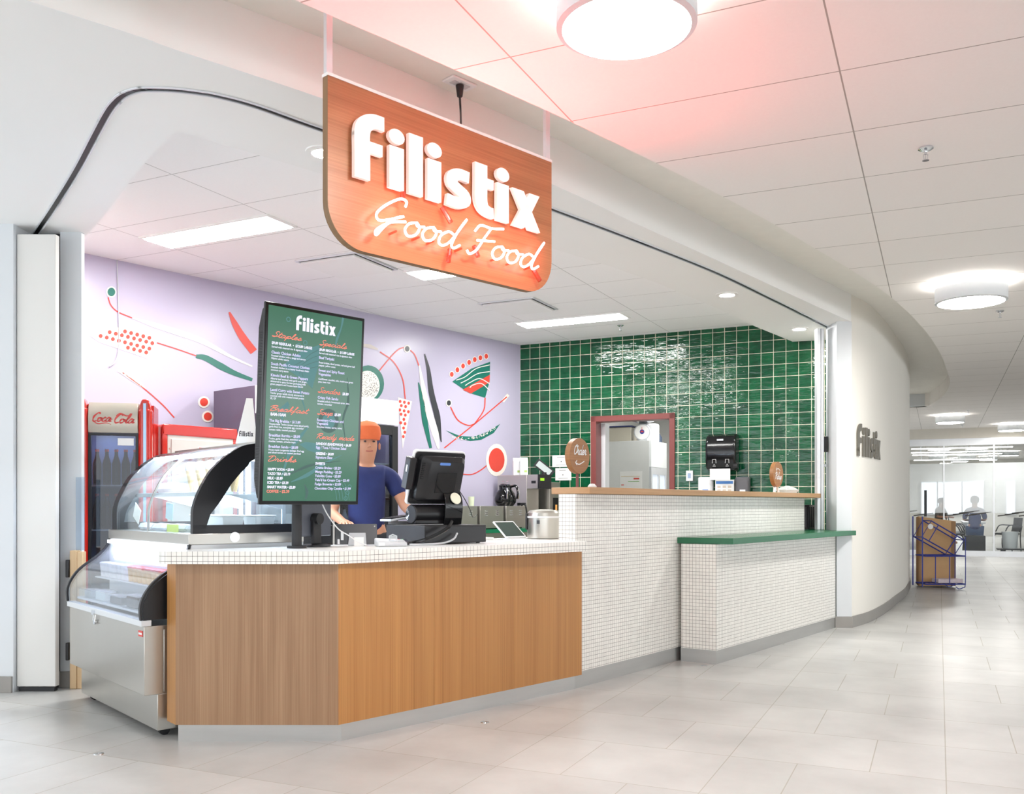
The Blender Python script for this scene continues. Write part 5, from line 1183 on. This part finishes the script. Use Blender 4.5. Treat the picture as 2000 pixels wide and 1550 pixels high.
# near corner at px 1268: left side runs along the tiled-wall direction, glass front turns away to the right
MB().box((-.66, 0, .06), (0, .72, 2.04)).build('cabinet', M('white_enamel', rgb(226, 228, 226), .3), wf, bev=.004)
MB().box((.0005, -.0, 1.68), (.03, .72, 2.04)).build('header', M('bright_header', rgb(240, 244, 244), .3, em=(1, 1, 1, 1), es=.05), wf)
fd = MB().box((.0005, .0, .08), (.03, .06, 1.675)).box((.0005, .33, .08), (.03, .39, 1.675)).box((.0005, .66, .08), (.03, .72, 1.675)).box((.0005, .06, 1.58), (.03, .33, 1.675)).box((.0005, .39, 1.58), (.03, .66, 1.675)).build('door', alu, wf)
for y0 in (.06, .39): MB().box((.004, y0, .1), (.012, y0+.27, 1.579)).build('door_glass', M('lit_door_glass', rgb(214, 226, 240), .1, em=(.85, .92, 1, 1), es=.25), fd)
MB().box((-.42, -.004, 1.28), (-.10, -.0005, 1.62)).build('paper_notice', paper, wf)
b = MB(); b.box((-.40, -.0055, 1.55), (-.13, -.0045, 1.555), 0).box((-.22, -.0055, 1.51), (-.14, -.0045, 1.53), 1).box((-.30, -.0055, 1.48), (-.14, -.0045, 1.487), 2).box((-.40, -.0055, 1.43), (-.36, -.0045, 1.44), 1).build('notice_print', [M('ochre_print', rgb(206, 176, 90), .6), red_p, M('green_print', rgb(130, 190, 90), .6)], wf)
def onf(x, y, z=2.0405): v = wf.matrix_basis @ Vector((x, y, 0)); return (v.x, v.y, z)
bn = thing('storage_bin', 'beige storage bin with dark blue lid on the white freezer', 'storage bin', onf(-.46, .22), gz)
b = MB(); b.add([(-.17, -.13, 0), (.17, -.13, 0), (.17, .13, 0), (-.17, .13, 0), (-.18, -.15, .2), (.18, -.15, .2), (.18, .15, .2), (-.18, .15, .2)], [(0, 3, 2, 1), (0, 1, 5, 4), (1, 2, 6, 5), (2, 3, 7, 6), (3, 0, 4, 7), (4, 5, 6, 7)]); b.build('bin_body', M('beige_plastic', rgb(206, 200, 184), .5), bn, bev=.012)
MB().box((-.195, -.165, .201), (.195, .165, .218)).build('lid', M('navy_lid', rgb(50, 60, 110), .4), bn, bev=.004)
sc = thing('kitchen_scale', 'round-dial mechanical kitchen scale beside the beige bin', 'scale', onf(-.13, .13), gz+.1)
MB().cyl((0, -.06, .12), (0, .0, .12), .115, n=36).build('dial_case', lgrey, sc, bev=.004)
MB().cyl((0, -.0615, .12), (0, -.0605, .12), .10, n=36).build('dial_face', paper, sc)
b = MB(); b.cyl((0, -.0635, .125), (0, -.062, .125), .032, n=24, mi=0); b.box((-.022, -.0645, .119), (.022, -.0637, .131), 1); b.cyl((0, -.065, .12), (.0, -.064, .19), .003, mi=1, n=6); b.build('dial_emblem', [M('scale_blue', rgb(50, 70, 150), .5), red_p], sc)
MB().box((-.06, .001, 0), (.06, .10, .25)).build('scale_body', lgrey, sc, bev=.006); MB().lathe([(0, .2505), (.05, .2505), (.15, .268), (.155, .274), (0, .262)], n=28).build('pan', chrome, sc)
o = MB().box((-.09, -.09, 0), (.09, .09, .26)).build('white_bucket', white_pl, loc=onf(-.10, .42), rz=gz, bev=.02); tag(o, 'white square bucket behind the dial scale', 'bucket')
o = MB().lathe([(0, 0), (.07, 0), (.07, .08), (.04, .13), (0, .14)], n=16).build('dark_jug', M('blue_grey_jug', rgb(72, 84, 104), .4), loc=onf(-.08, .62)); tag(o, 'dark blue-grey jug right of the white bucket', 'jug')
sw = thing('wall_plug', 'white socket with black plug on the kitchen wall left of the bin', 'outlet', (*G(wt(1186)+.28, 3.895), EYE+(CY-848)/F*14.3), gz)
MB().box((-.05, -.015, 0), (.05, 0, .2)).build('socket_plate', white_pl, sw); MB().box((-.03, -.06, -.0), (.04, -.016, .09)).tube([(0, -.04, 0), (0, -.04, -.25)], .012).build('plug', black, sw)
# thin cable on the mural wall and its little hook
cp = [mw(227, 508, .012), mw(229, 560, .012), mw(230, 600, .012), mw(231, 640, .012), mw(230, 680, .012), mw(224, 706, .012), mw(212, 716, .012)]
cable('wall_cable', cp, .004, lgrey, 'thin pale cable hanging from the ceiling down the left of the mural')
# floor caps
for (px, py, l) in ((193, 1472, 'small round metal floor cap at lower left of view'), (947, 1410, 'small round metal floor cap in front of the golden counter panels'), (1341 if 0 else 1375, 1312 if 0 else 1300, 'tiny floor cap by the pickup counter corner')):
    x, y = on(px, py, 0); o = MB().lathe([(0, 0), (.024, 0), (.022, .003), (.012, .003), (.010, .0015), (0, .0015)], n=20).build('floor_cap', chrome, loc=(x, y, .0003)); tag(o, l, 'floor fitting')
# lettering on the curved wall
arc = [Vector((x, y, 0)) for x, y in wall]; cum = [0]
for i in range(1, len(arc)): cum.append(cum[-1]+(arc[i]-arc[i-1]).length)
def onarc(s, z, d):
    for i in range(len(arc)-1):
        if cum[i+1] >= s: break
    f = (s-cum[i])/(cum[i+1]-cum[i]); p = arc[i].lerp(arc[i+1], f); t = (arc[i+1]-arc[i]).normalized(); return (p.x+t.y*(.001+d), p.y-t.x*(.001+d), z)
s0 = next(cum[i]-(cum[i]-cum[i-1])*.5 for i in range(1, len(arc)) if CX+F*arc[i].x/arc[i].y > 1671.5); s1 = next(cum[i] for i in range(len(arc)) if CX+F*arc[i].x/arc[i].y > 1715)
b = MB(); put_logo(b, .30, s0, 1.625, 0, .012, 0, width=s1-s0, fn=lambda a, z, d: onarc(a, z, d))
o = b.build('wall_lettering', M('bronze_grey_letters', rgb(118, 114, 104), .4, .3)); tag(o, 'grey raised wordmark lettering on the curved cream wall', 'sign')

# ================================================================ PEOPLE
def skin_body(name, joints, links, m, parent, sub=2, label=None):
    """one continuous surface grown round a connected skeleton: joints {k: (x, y, z, r)}"""
    me = bpy.data.meshes.new(name); bm = bmesh.new(); lay = bm.verts.layers.skin.verify(); V = {}
    for i, (k, j) in enumerate(joints.items()):
        v = bm.verts.new(j[:3]); V[k] = v; r = j[3]; v[lay].radius = (r, j[4] if len(j) > 4 else r); v[lay].use_root = (i == 0)
    for a, c in links: bm.edges.new((V[a], V[c]))
    bm.to_mesh(me); bm.free(); me.materials.append(m)
    o = bpy.data.objects.new(name, me); COL.objects.link(o); o.parent = parent
    sk = o.modifiers.new('skin', 'SKIN'); sk.use_smooth_shade = True; o.modifiers.new('sub', 'SUBSURF').render_levels = sub; o.modifiers['sub'].levels = sub
    if label: o['label'] = label
    return o
skin_m = M('skin', rgb(205, 150, 120), .5, var=.03); navy = M('navy_cloth', rgb(38, 50, 104), .8, var=.12, scale=30, bump=.3)
orange_c = M('orange_cloth', rgb(226, 110, 62), .8, var=.08, scale=30, bump=.2); hair_m = M('dark_hair', rgb(40, 30, 26), .6, var=.3, scale=60, bump=.4)
pn = thing('person', 'person in navy shirt and orange headscarf working behind the order counter', 'person', (-1.0, 6.35, 0), math.radians(20))
J = {'pel': (0, 0, .93, .12, .10), 'w': (0, 0, 1.05, .115, .09), 'ch': (0, -.01, 1.25, .13, .10), 'nk0': (0, 0, 1.38, .085, .07), 'nk': (0, -.005, 1.43, .045), 'hd': (0, -.02, 1.50, .066, .075), 'hd2': (0, -.02, 1.58, .082, .095), 'top': (0, -.01, 1.66, .055, .065),
     'sl': (-.17, 0, 1.35, .052), 'el': (-.24, -.02, 1.10, .04), 'wl': (-.20, -.24, 1.04, .027), 'hl': (-.19, -.29, 1.035, .026),
     'sr': (.17, 0, 1.35, .052), 'er': (.27, -.06, 1.12, .04), 'wr': (.36, -.30, 1.12, .027), 'hr': (.39, -.36, 1.12, .026),
     'hpl': (-.09, 0, .88, .085), 'kl': (-.10, -.02, .50, .058), 'al': (-.10, .01, .09, .04), 'tl': (-.10, -.14, .035, .035), 'hpr': (.09, 0, .88, .085), 'kr': (.10, -.02, .50, .058), 'ar': (.10, .01, .09, .04), 'tr': (.10, -.14, .035, .035)}
for s, sx_ in (('l', -1), ('r', 1)):
    h = Vector(J['h'+s][:3]); d = (h-Vector(J['w'+s][:3])).normalized(); sd = Vector((-d.y, d.x, 0))
    for i in range(4):
        a = h+sd*(.03-.02*i)+d*.03; J[f'f{s}{i}'] = (*(a+Vector((0, 0, .004))), .0085); J[f'g{s}{i}'] = (*(a+d*(.032+.004*(i in (1, 2)))+Vector((0, 0, -.012))), .0075); J[f'e{s}{i}'] = (*(a+d*(.05+.006*(i in (1, 2)))+Vector((0, 0, -.035))), .0065)
    a = h-d*.01+sd*sx_*.035; J['t1'+s] = (*a, .0095); J['t2'+s] = (*(a+d*.035+sd*sx_*.012-Vector((0, 0, .012))), .008)
Lk = [('pel', 'w'), ('w', 'ch'), ('ch', 'nk0'), ('nk0', 'nk'), ('nk', 'hd'), ('hd', 'hd2'), ('hd2', 'top')]
for s in 'lr':
    Lk += [('nk0', 's'+s), ('s'+s, 'e'+s), ('e'+s, 'w'+s), ('w'+s, 'h'+s), ('pel', 'hp'+s), ('hp'+s, 'k'+s), ('k'+s, 'a'+s), ('a'+s, 't'+s), ('h'+s, 't1'+s), ('t1'+s, 't2'+s)]
    for i in range(4): Lk += [('h'+s, f'f{s}{i}'), (f'f{s}{i}', f'g{s}{i}'), (f'g{s}{i}', f'e{s}{i}')]
skin_body('body', J, Lk, skin_m, pn)
def grow(keys, d, cut=None):
    out = {}
    for k in keys: j = J[k]; out[k] = (*j[:3], j[3]+d, (j[4] if len(j) > 4 else j[3])+d)
    return out
S = grow(['pel', 'w', 'ch', 'nk0', 'sl', 'sr'], .018)
for s in 'lr':
    a, c = Vector(J['s'+s][:3]), Vector(J['e'+s][:3]); p = a.lerp(c, .6); S['u'+s] = (*p, .062)
skin_body('shirt', S, [('pel', 'w'), ('w', 'ch'), ('ch', 'nk0'), ('nk0', 'sl'), ('nk0', 'sr'), ('sl', 'ul'), ('sr', 'ur')], navy, pn, label='navy short-sleeved shirt')
S = grow(['pel', 'hpl', 'kl', 'al', 'hpr', 'kr', 'ar'], .016)
skin_body('trousers', S, [('pel', 'hpl'), ('hpl', 'kl'), ('kl', 'al'), ('pel', 'hpr'), ('hpr', 'kr'), ('kr', 'ar')], M('black_cloth', rgb(34, 34, 38), .8), pn)
MB().lathe([(.088, 1.60), (.098, 1.64), (.09, 1.69), (.06, 1.72), (0, 1.735)], c=(0, -.012, 0), n=22, sy=1.12).build('headscarf', orange_c, pn, label='orange headscarf')
b = MB()
for sx_ in (-1, 1): b.lathe([(0, -.008), (.009, -.003), (.009, .003), (0, .008)], c=(sx_*.03, -.104, 1.585), n=10)
b.build('eyes', black, pn)
MB().add([(-.014, -.10, 1.545), (.014, -.10, 1.545), (0, -.135, 1.55), (0, -.105, 1.585)], [(0, 1, 2), (0, 2, 3), (1, 3, 2), (0, 3, 1)]).build('nose', skin_m, pn)
MB().tube([(-.022, -.103, 1.52), (0, -.112, 1.517), (.022, -.103, 1.52)], .004, n=6, smooth=3).build('mouth', M('lips', rgb(170, 92, 84), .5), pn)
for sx_ in (-1, 1): MB().lathe([(0, -.028), (.012, -.02), (.014, .01), (0, .028)], c=(sx_*.088, -.01, 1.56), n=8, sx=.6).build('ear', skin_m, pn)
# ================================================================ BLUE CART IN THE CORRIDOR
YC = 12.95
def cz(py, Y=YC): return EYE+(CY-py)/F*Y
def cx(px, Y=YC): return (px-CX)/F*Y
kt = thing('wire_cart', 'blue wire-frame trolley standing against the end of the curved wall', 'cart', (5.66, YC, 0))
def cp_(px, py, dy=0): return (cx(px)-5.66, dy, cz(py))
for dy in (0, -.30): MB().tube([(cp_(1783, 1006)[0], dy, 1.0), (cp_(1783, 1006)[0], dy, .04)], .010).build('upright', blue_wire, kt)
MB().box((-.014, -.312, 1.0), (.014, -.288, 1.36)).build('black_handle', black, kt, bev=.004)
x1 = cp_(1865, 1053)[0]
for dy in (0, -.30): MB().tube([(x1, dy, .72), (x1, dy, .10), (x1-.03, dy, .03), (x1-.09, dy, .012), (x1-.13, dy, .04)], .006, smooth=3).build('hooped_leg', blue_wire, kt)
for z in (.075, .46):
    MB().tube([(0, 0, z), (x1, 0, z), (x1, -.30, z), (0, -.30, z)], .009, closed=True).build('shelf_frame', blue_wire, kt)
for px in (1808, 1835): MB().tube([(cx(px)-5.66, -.30, .46), (cx(px)-5.66, -.30, .08)], .007).build('side_bar', blue_wire, kt)
b = MB(); 
for i in range(9): b.tube([(.03+i*.065, 0, .08), (.03+i*.065, -.30, .08)], .003, n=5)
b.build('shelf_wires', blue_wire, kt)
q = [cp_(*p)for p in ((1783, 1047), (1801, 1016), (1864, 1053), (1845, 1082))]
for dy in (-.02, -.28): MB().tube([(a, dy, z) for a, _, z in q], .010, closed=True).build('tilted_basket_frame', blue_wire, kt)
for f in (.22, .78):
    a = Vector(q[0]).lerp(Vector(q[3]), f); c = Vector(q[1]).lerp(Vector(q[2]), f); MB().tube([(a.x, -.28, a.z), (c.x, -.28, c.z)], .007).build('basket_bar', blue_wire, kt)
for p in q: MB().tube([(p[0], -.02, p[2]), (p[0], -.28, p[2])], .007).build('basket_bar', blue_wire, kt)
MB().cyl((cp_(1799, 1027)[0], -.295, cz(1027)), (cp_(1799, 1027)[0], -.285, cz(1027)), .036, n=20).build('round_tag', white_pl, kt, label='white round tag')
o = MB().box((0, 0, 0), (.34, .2, .05)).build('paper_stack', M('pink_white_papers', rgb(222, 208, 214), .7, var=.15, scale=30), loc=(5.86, 12.70, .089)); tag(o, 'stack of pinkish papers lying on the bottom shelf of the blue trolley', 'paper stack')
o = thing('brown_cabinet', 'brown hardboard cabinet back standing behind the blue trolley', 'cabinet', (5.72, 13.0, 0))
MB().add([(0, 0, .02), (.52, 0, .02), (.52, .36, .02), (.12, .36, .02), (0, 0, 1.0), (.52, 0, .93), (.52, .36, .93), (.12, .36, .985)], [(0, 3, 2, 1), (0, 1, 5, 4), (1, 2, 6, 5), (2, 3, 7, 6), (3, 0, 4, 7), (4, 5, 6, 7)]).build('back_board', board, o)
b = MB(); b.box((.46, -.006, .02), (.52, -.0005, .93)).box((0, -.006, .02), (.03, -.0005, .98)).build('edge_strip', M('brown_edge', rgb(158, 122, 84), .6), o)

# ================================================================ GLASS WALL AND THE ROOM BEHIND
gw = math.atan2(-.42, .9075); GO = (9.0, 21.73)
def GR(x, y): c, s = math.cos(gw), math.sin(gw); return (GO[0]+x*c-y*s, GO[1]+x*s+y*c)
def gx(px):
    r = (px-CX)/F; return (GO[0]-r*GO[1])/(r*-.42-.9075)
def struct_t(o): o['kind'] = 'structure'; return o
b = MB().box((-5, 0, 2.69), (14, .25, 2.93)); struct_t(b.build('trim_6', M('glass_wall_bulkhead', rgb(206, 202, 192), .7), loc=(*GO, 0), rz=gw))
xs = [-1.8, gx(1845), gx(1943), gx(2060), 7.0]
for i in range(4):
    e = bpy.data.objects.new('window_%d' % (i+1), None); COL.objects.link(e); e.location = (*GO, 0); e.rotation_euler = (0, 0, gw); e['kind'] = 'structure'
    a, c = xs[i], xs[i+1]
    MB().box((a, .06, .12), (c-.03, .075, 2.53)).build('pane', glass_part, e)
    MB().box((a, .058, .98), (c-.03, .0595, 2.12)).build('frosted_film', frost, e)
    MB().box((a, .03, 2.53), (c, .11, 2.689)).box((a, .03, .0), (c, .11, .12)).box((c-.03, .045, .12), (c, .09, 2.53)).build('window_frame', alu, e)
    b = MB()
    for k in range(7):
        x = a+(c-a)*(.05+.12*k); z = .9+.03*(k % 3)
        if x+.45 < c: b.add([(x, .057, z), (x+.42, .057, z+.07), (x+.42, .057, z+.082), (x, .057, z+.03)], [(0, 1, 2, 3)], 0)
    b.build('film_streaks', M('dark_vinyl_streak', rgb(60, 58, 56), .5) if i == 0 else bpy.data.materials['dark_vinyl_streak'], e)
far = M('far_room_wall', rgb(214, 212, 206), .7)
b = MB().box((-6, 16, 0), (16, 16.2, 2.93)); struct_t(b.build('wall_far', far, loc=(*GO, 0), rz=gw))
b = MB().box((-6, .3, 0), (-5.8, 16, 2.93)); struct_t(b.build('wall_far', far, loc=(*GO, 0), rz=gw))
win_em = M('daylit_window', (1, 1, 1, 1), .3, em=(.74, .85, 1, 1), es=.75)
def fx(px, d): # x in glass-wall frame of column px on the plane y=d
    o = GR(0, d); r = (px-CX)/F; return (o[0]-r*o[1])/(r*-.42-.9075)
wn = [(1800, 1830), (1832, 1878), (1880, 1920), (1966, 1982)]
for i, (p0, p1) in enumerate(wn):
    e = bpy.data.objects.new('window_%d' % (i+5), None); COL.objects.link(e); e.location = (*GO, 0); e.rotation_euler = (0, 0, gw); e['kind'] = 'structure'
    a, c = fx(p0, 15.9), fx(p1, 15.9); MB().box((a, 15.93, .85), (c, 15.97, 2.05)).build('pane', win_em, e)
    MB().box((a-.04, 15.9, .80), (c+.04, 15.99, .85)).box((a-.04, 15.9, 2.05), (c+.04, 15.99, 2.1)).box((a-.04, 15.9, .85), (a, 15.99, 2.05)).box((c, 15.9, .85), (c+.04, 15.99, 2.05)).build('window_frame', alu, e)
for k, (d, pa, pb) in enumerate(((4.5, 1780, 1978), (6.5, 1780, 1965), (8.0, 1782, 1957), (11.5, 1785, 1938))):
    a, c = fx(pa, d), fx(pb, d); o = thing('linear_pendant', ['long white linear tube light behind the glass wall, nearest of four', 'long white linear tube light behind the glass wall, second from glass', 'long white linear tube light behind the glass wall, third from glass', 'long white linear tube light behind the glass wall, farthest of four'][k], 'ceiling light', (*GR(a, d), 2.72), gw)
    MB().cyl((0, 0, 0), (c-a, 0, 0), .013, n=8).build('tube', troffer_em, o)
    for f in (.1, .6, .95): MB().cyl(((c-a)*f, 0, .02), ((c-a)*f, 0, .2), .008, n=6).build('suspension_rod', alu, o)
for k, (d, px) in enumerate(((9, 1835), (9, 1908), (10.5, 1970), (12.5, 1832), (12.5, 1888), (13.5, 1930), (14.5, 1874))):
    x, y = GR(fx(px, d), d)
    drum(x, y, 2.93, 'tiny far drum light seen through the glass wall, ' + ['left of the nearest row', 'middle of the nearest row', 'close to the right edge', 'left of the back row', 'middle of the back row', 'right of the back row', 'farthest above the windows'][k], r=.3, lit=2, power=14)
# meeting table, chairs, people
tbl = thing('meeting_table', 'long white meeting table with dark chairs behind the glass wall', 'table', (*GR(fx(1925, 1.9), 1.9), 0), gw+math.pi/2)
MB().box((0, 0, .70), (2.6, .5, .74)).build('tabletop', white_pl, tbl, bev=.004)
for x in (.15, 2.4):
    for y in (.08, .42): MB().cyl((x, y, 0), (x, y, .70), .03).build('leg', alu, tbl)
def chair(loc, rz, label, group=None):
    o = thing('office_chair', label, 'chair', loc, rz, group)
    MB().box((-.22, -.22, .43), (.22, .22, .48)).build('seat', black, o, bev=.02)
    b = MB(); b.sheet([tuple(p)[:2] for p in cr([(.2, .5, 0), (.25, .65, 0), (.27, .85, 0)], 4)], -.21, .21, th=.02); b.build('backrest', black, o)
    for s in (-1, 1):
        MB().tube([(s*.23, -.2, .0), (s*.23, -.18, .42), (s*.23, .2, .45)], .014, n=6, smooth=4).build('leg', black, o)
        MB().tube([(s*.23, .26, .65), (s*.23, .22, .40), (s*.23, .24, .0)], .014, n=6, smooth=4).build('leg', black, o)
        MB().tube([(s*.24, .2, .66), (s*.25, -.05, .66), (s*.25, -.15, .5)], .014, n=6, smooth=4).build('armrest', black, o)
    return o
for k, px in enumerate((1863, 1867, 1871, 1875)): x, y = GR(fx(px, 1.5+.75*k), 1.5+.75*k); chair((x, y, 0), gw+math.pi/2, 'dark cantilever chair in the row beside the meeting table', 'dark chairs in a row behind the glass wall')
x, y = GR(fx(1966, 2.4), 2.4); chair((x, y, 0), gw-1.2, 'dark chair at the right end of the table, before the seated figure')
def sitter(loc, rz, label, top, leg):
    o = thing('person', label, 'person', loc, rz)
    Q = {'pel': (0, 0, .55, .13, .11), 'w': (0, -.02, .72, .12, .10), 'ch': (0, -.06, .92, .14, .11), 'n0': (0, -.08, 1.06, .07), 'nk': (0, -.09, 1.13, .05), 'h1': (0, -.12, 1.21, .08, .09), 'h2': (0, -.12, 1.30, .06, .07),
         'sl': (-.17, -.07, 1.02, .055), 'el': (-.23, -.14, .82, .042), 'wl': (-.15, -.36, .80, .03), 'hl': (-.12, -.43, .795, .03), 'sr': (.17, -.07, 1.02, .055), 'er': (.23, -.14, .82, .042), 'wr': (.15, -.36, .80, .03), 'hr': (.12, -.43, .795, .03),
         'pl': (-.1, -.05, .54, .09), 'kl': (-.11, -.42, .52, .065), 'al': (-.11, -.42, .10, .045), 'tl': (-.11, -.55, .04, .04), 'pr': (.1, -.05, .54, .09), 'kr': (.11, -.42, .52, .065), 'ar': (.11, -.42, .10, .045), 'tr': (.11, -.55, .04, .04)}
    lk = [('pel', 'w'), ('w', 'ch'), ('ch', 'n0'), ('n0', 'nk'), ('nk', 'h1'), ('h1', 'h2')]
    for s in 'lr': lk += [('n0', 's'+s), ('s'+s, 'e'+s), ('e'+s, 'w'+s), ('w'+s, 'h'+s), ('pel', 'p'+s), ('p'+s, 'k'+s), ('k'+s, 'a'+s), ('a'+s, 't'+s)]
    skin_body('body', Q, lk, skin_m, o, 1)
    g = lambda ks: {k: (*Q[k][:3], Q[k][3]+.018, (Q[k][4] if len(Q[k]) > 4 else Q[k][3])+.018) for k in ks}
    skin_body('shirt', g(['pel', 'w', 'ch', 'n0', 'sl', 'el', 'sr', 'er']), [('pel', 'w'), ('w', 'ch'), ('ch', 'n0'), ('n0', 'sl'), ('sl', 'el'), ('n0', 'sr'), ('sr', 'er')], top, o, 1)
    skin_body('trousers', g(['pel', 'pl', 'kl', 'al', 'pr', 'kr', 'ar']), [('pel', 'pl'), ('pl', 'kl'), ('kl', 'al'), ('pel', 'pr'), ('pr', 'kr'), ('kr', 'ar')], leg, o, 1)
    MB().lathe([(.088, 1.22), (.098, 1.28), (.09, 1.34), (.05, 1.385), (0, 1.39)], c=(0, -.10, 0), n=16).build('hair', hair_m, o)
    return o
jean = M('denim', rgb(58, 82, 120), .8, var=.1, scale=40); greyc = M('grey_cloth', rgb(110, 110, 108), .8)
x, y = GR(fx(1904, 1.1), 1.1); s_ = sitter((x, y, 0), gw+math.pi, 'seated person in dark top and blue jeans at near end of the meeting table', navy, jean)
x, y = GR(fx(1832, 7), 7); sitter((x, y, 0), gw+1.0, 'person in grey hunched forward, silhouetted against the far windows', greyc, jean)
x, y = GR(fx(1832, 7)-.02, 7.05); o = MB().box((-.25, -.25, 0), (.25, .25, .44)).build('stool', black, loc=(x, y, 0), rz=gw+1, bev=.02); tag(o, 'low dark stool under the hunched grey figure', 'stool')
x, y = GR(fx(1904, 1.1), 1.12); o = MB().box((-.22, -.22, 0), (.22, .22, .44)).build('stool', black, loc=(x, y, 0), rz=gw, bev=.02); tag(o, 'low dark stool under the seated person in jeans', 'stool')
# low rack with white buckets at the right edge
rk = thing('low_rack', 'low dark slatted rack carrying two white buckets at right edge', 'rack', (*GR(fx(1948, 1.2), 1.2), 0), gw)
b = MB().box((0, 0, .10), (1.3, .5, .13)); b.build('deck', black, rk)
for x in (.08, .62, 1.18): MB().box((x, .05, 0), (x+.1, .45, .0995)).build('foot', black, rk)
for k, xx in enumerate((.28, .78)):
    v = rk.matrix_basis @ Vector((xx, .25, .1305)); o = thing('white_bucket', ['plain white bucket on the low rack', 'white bucket with round red-black label on the low rack'][k], 'bucket', tuple(v), gw)
    MB().lathe([(0, 0), (.15, 0), (.18, .38), (0, .38)], n=24).build('bucket_body', white_pl, o); MB().lathe([(.187, .3805), (.187, .40), (0, .40)], n=24).build('lid', white_pl, o)
    if k: MB().cyl((0, -.176, .2), (0, -.182, .2), .10, n=24).cyl((0, -.1825, .2), (0, -.183, .2), .07, n=24, mi=1).build('round_label', [dark_p, white_pl], o)
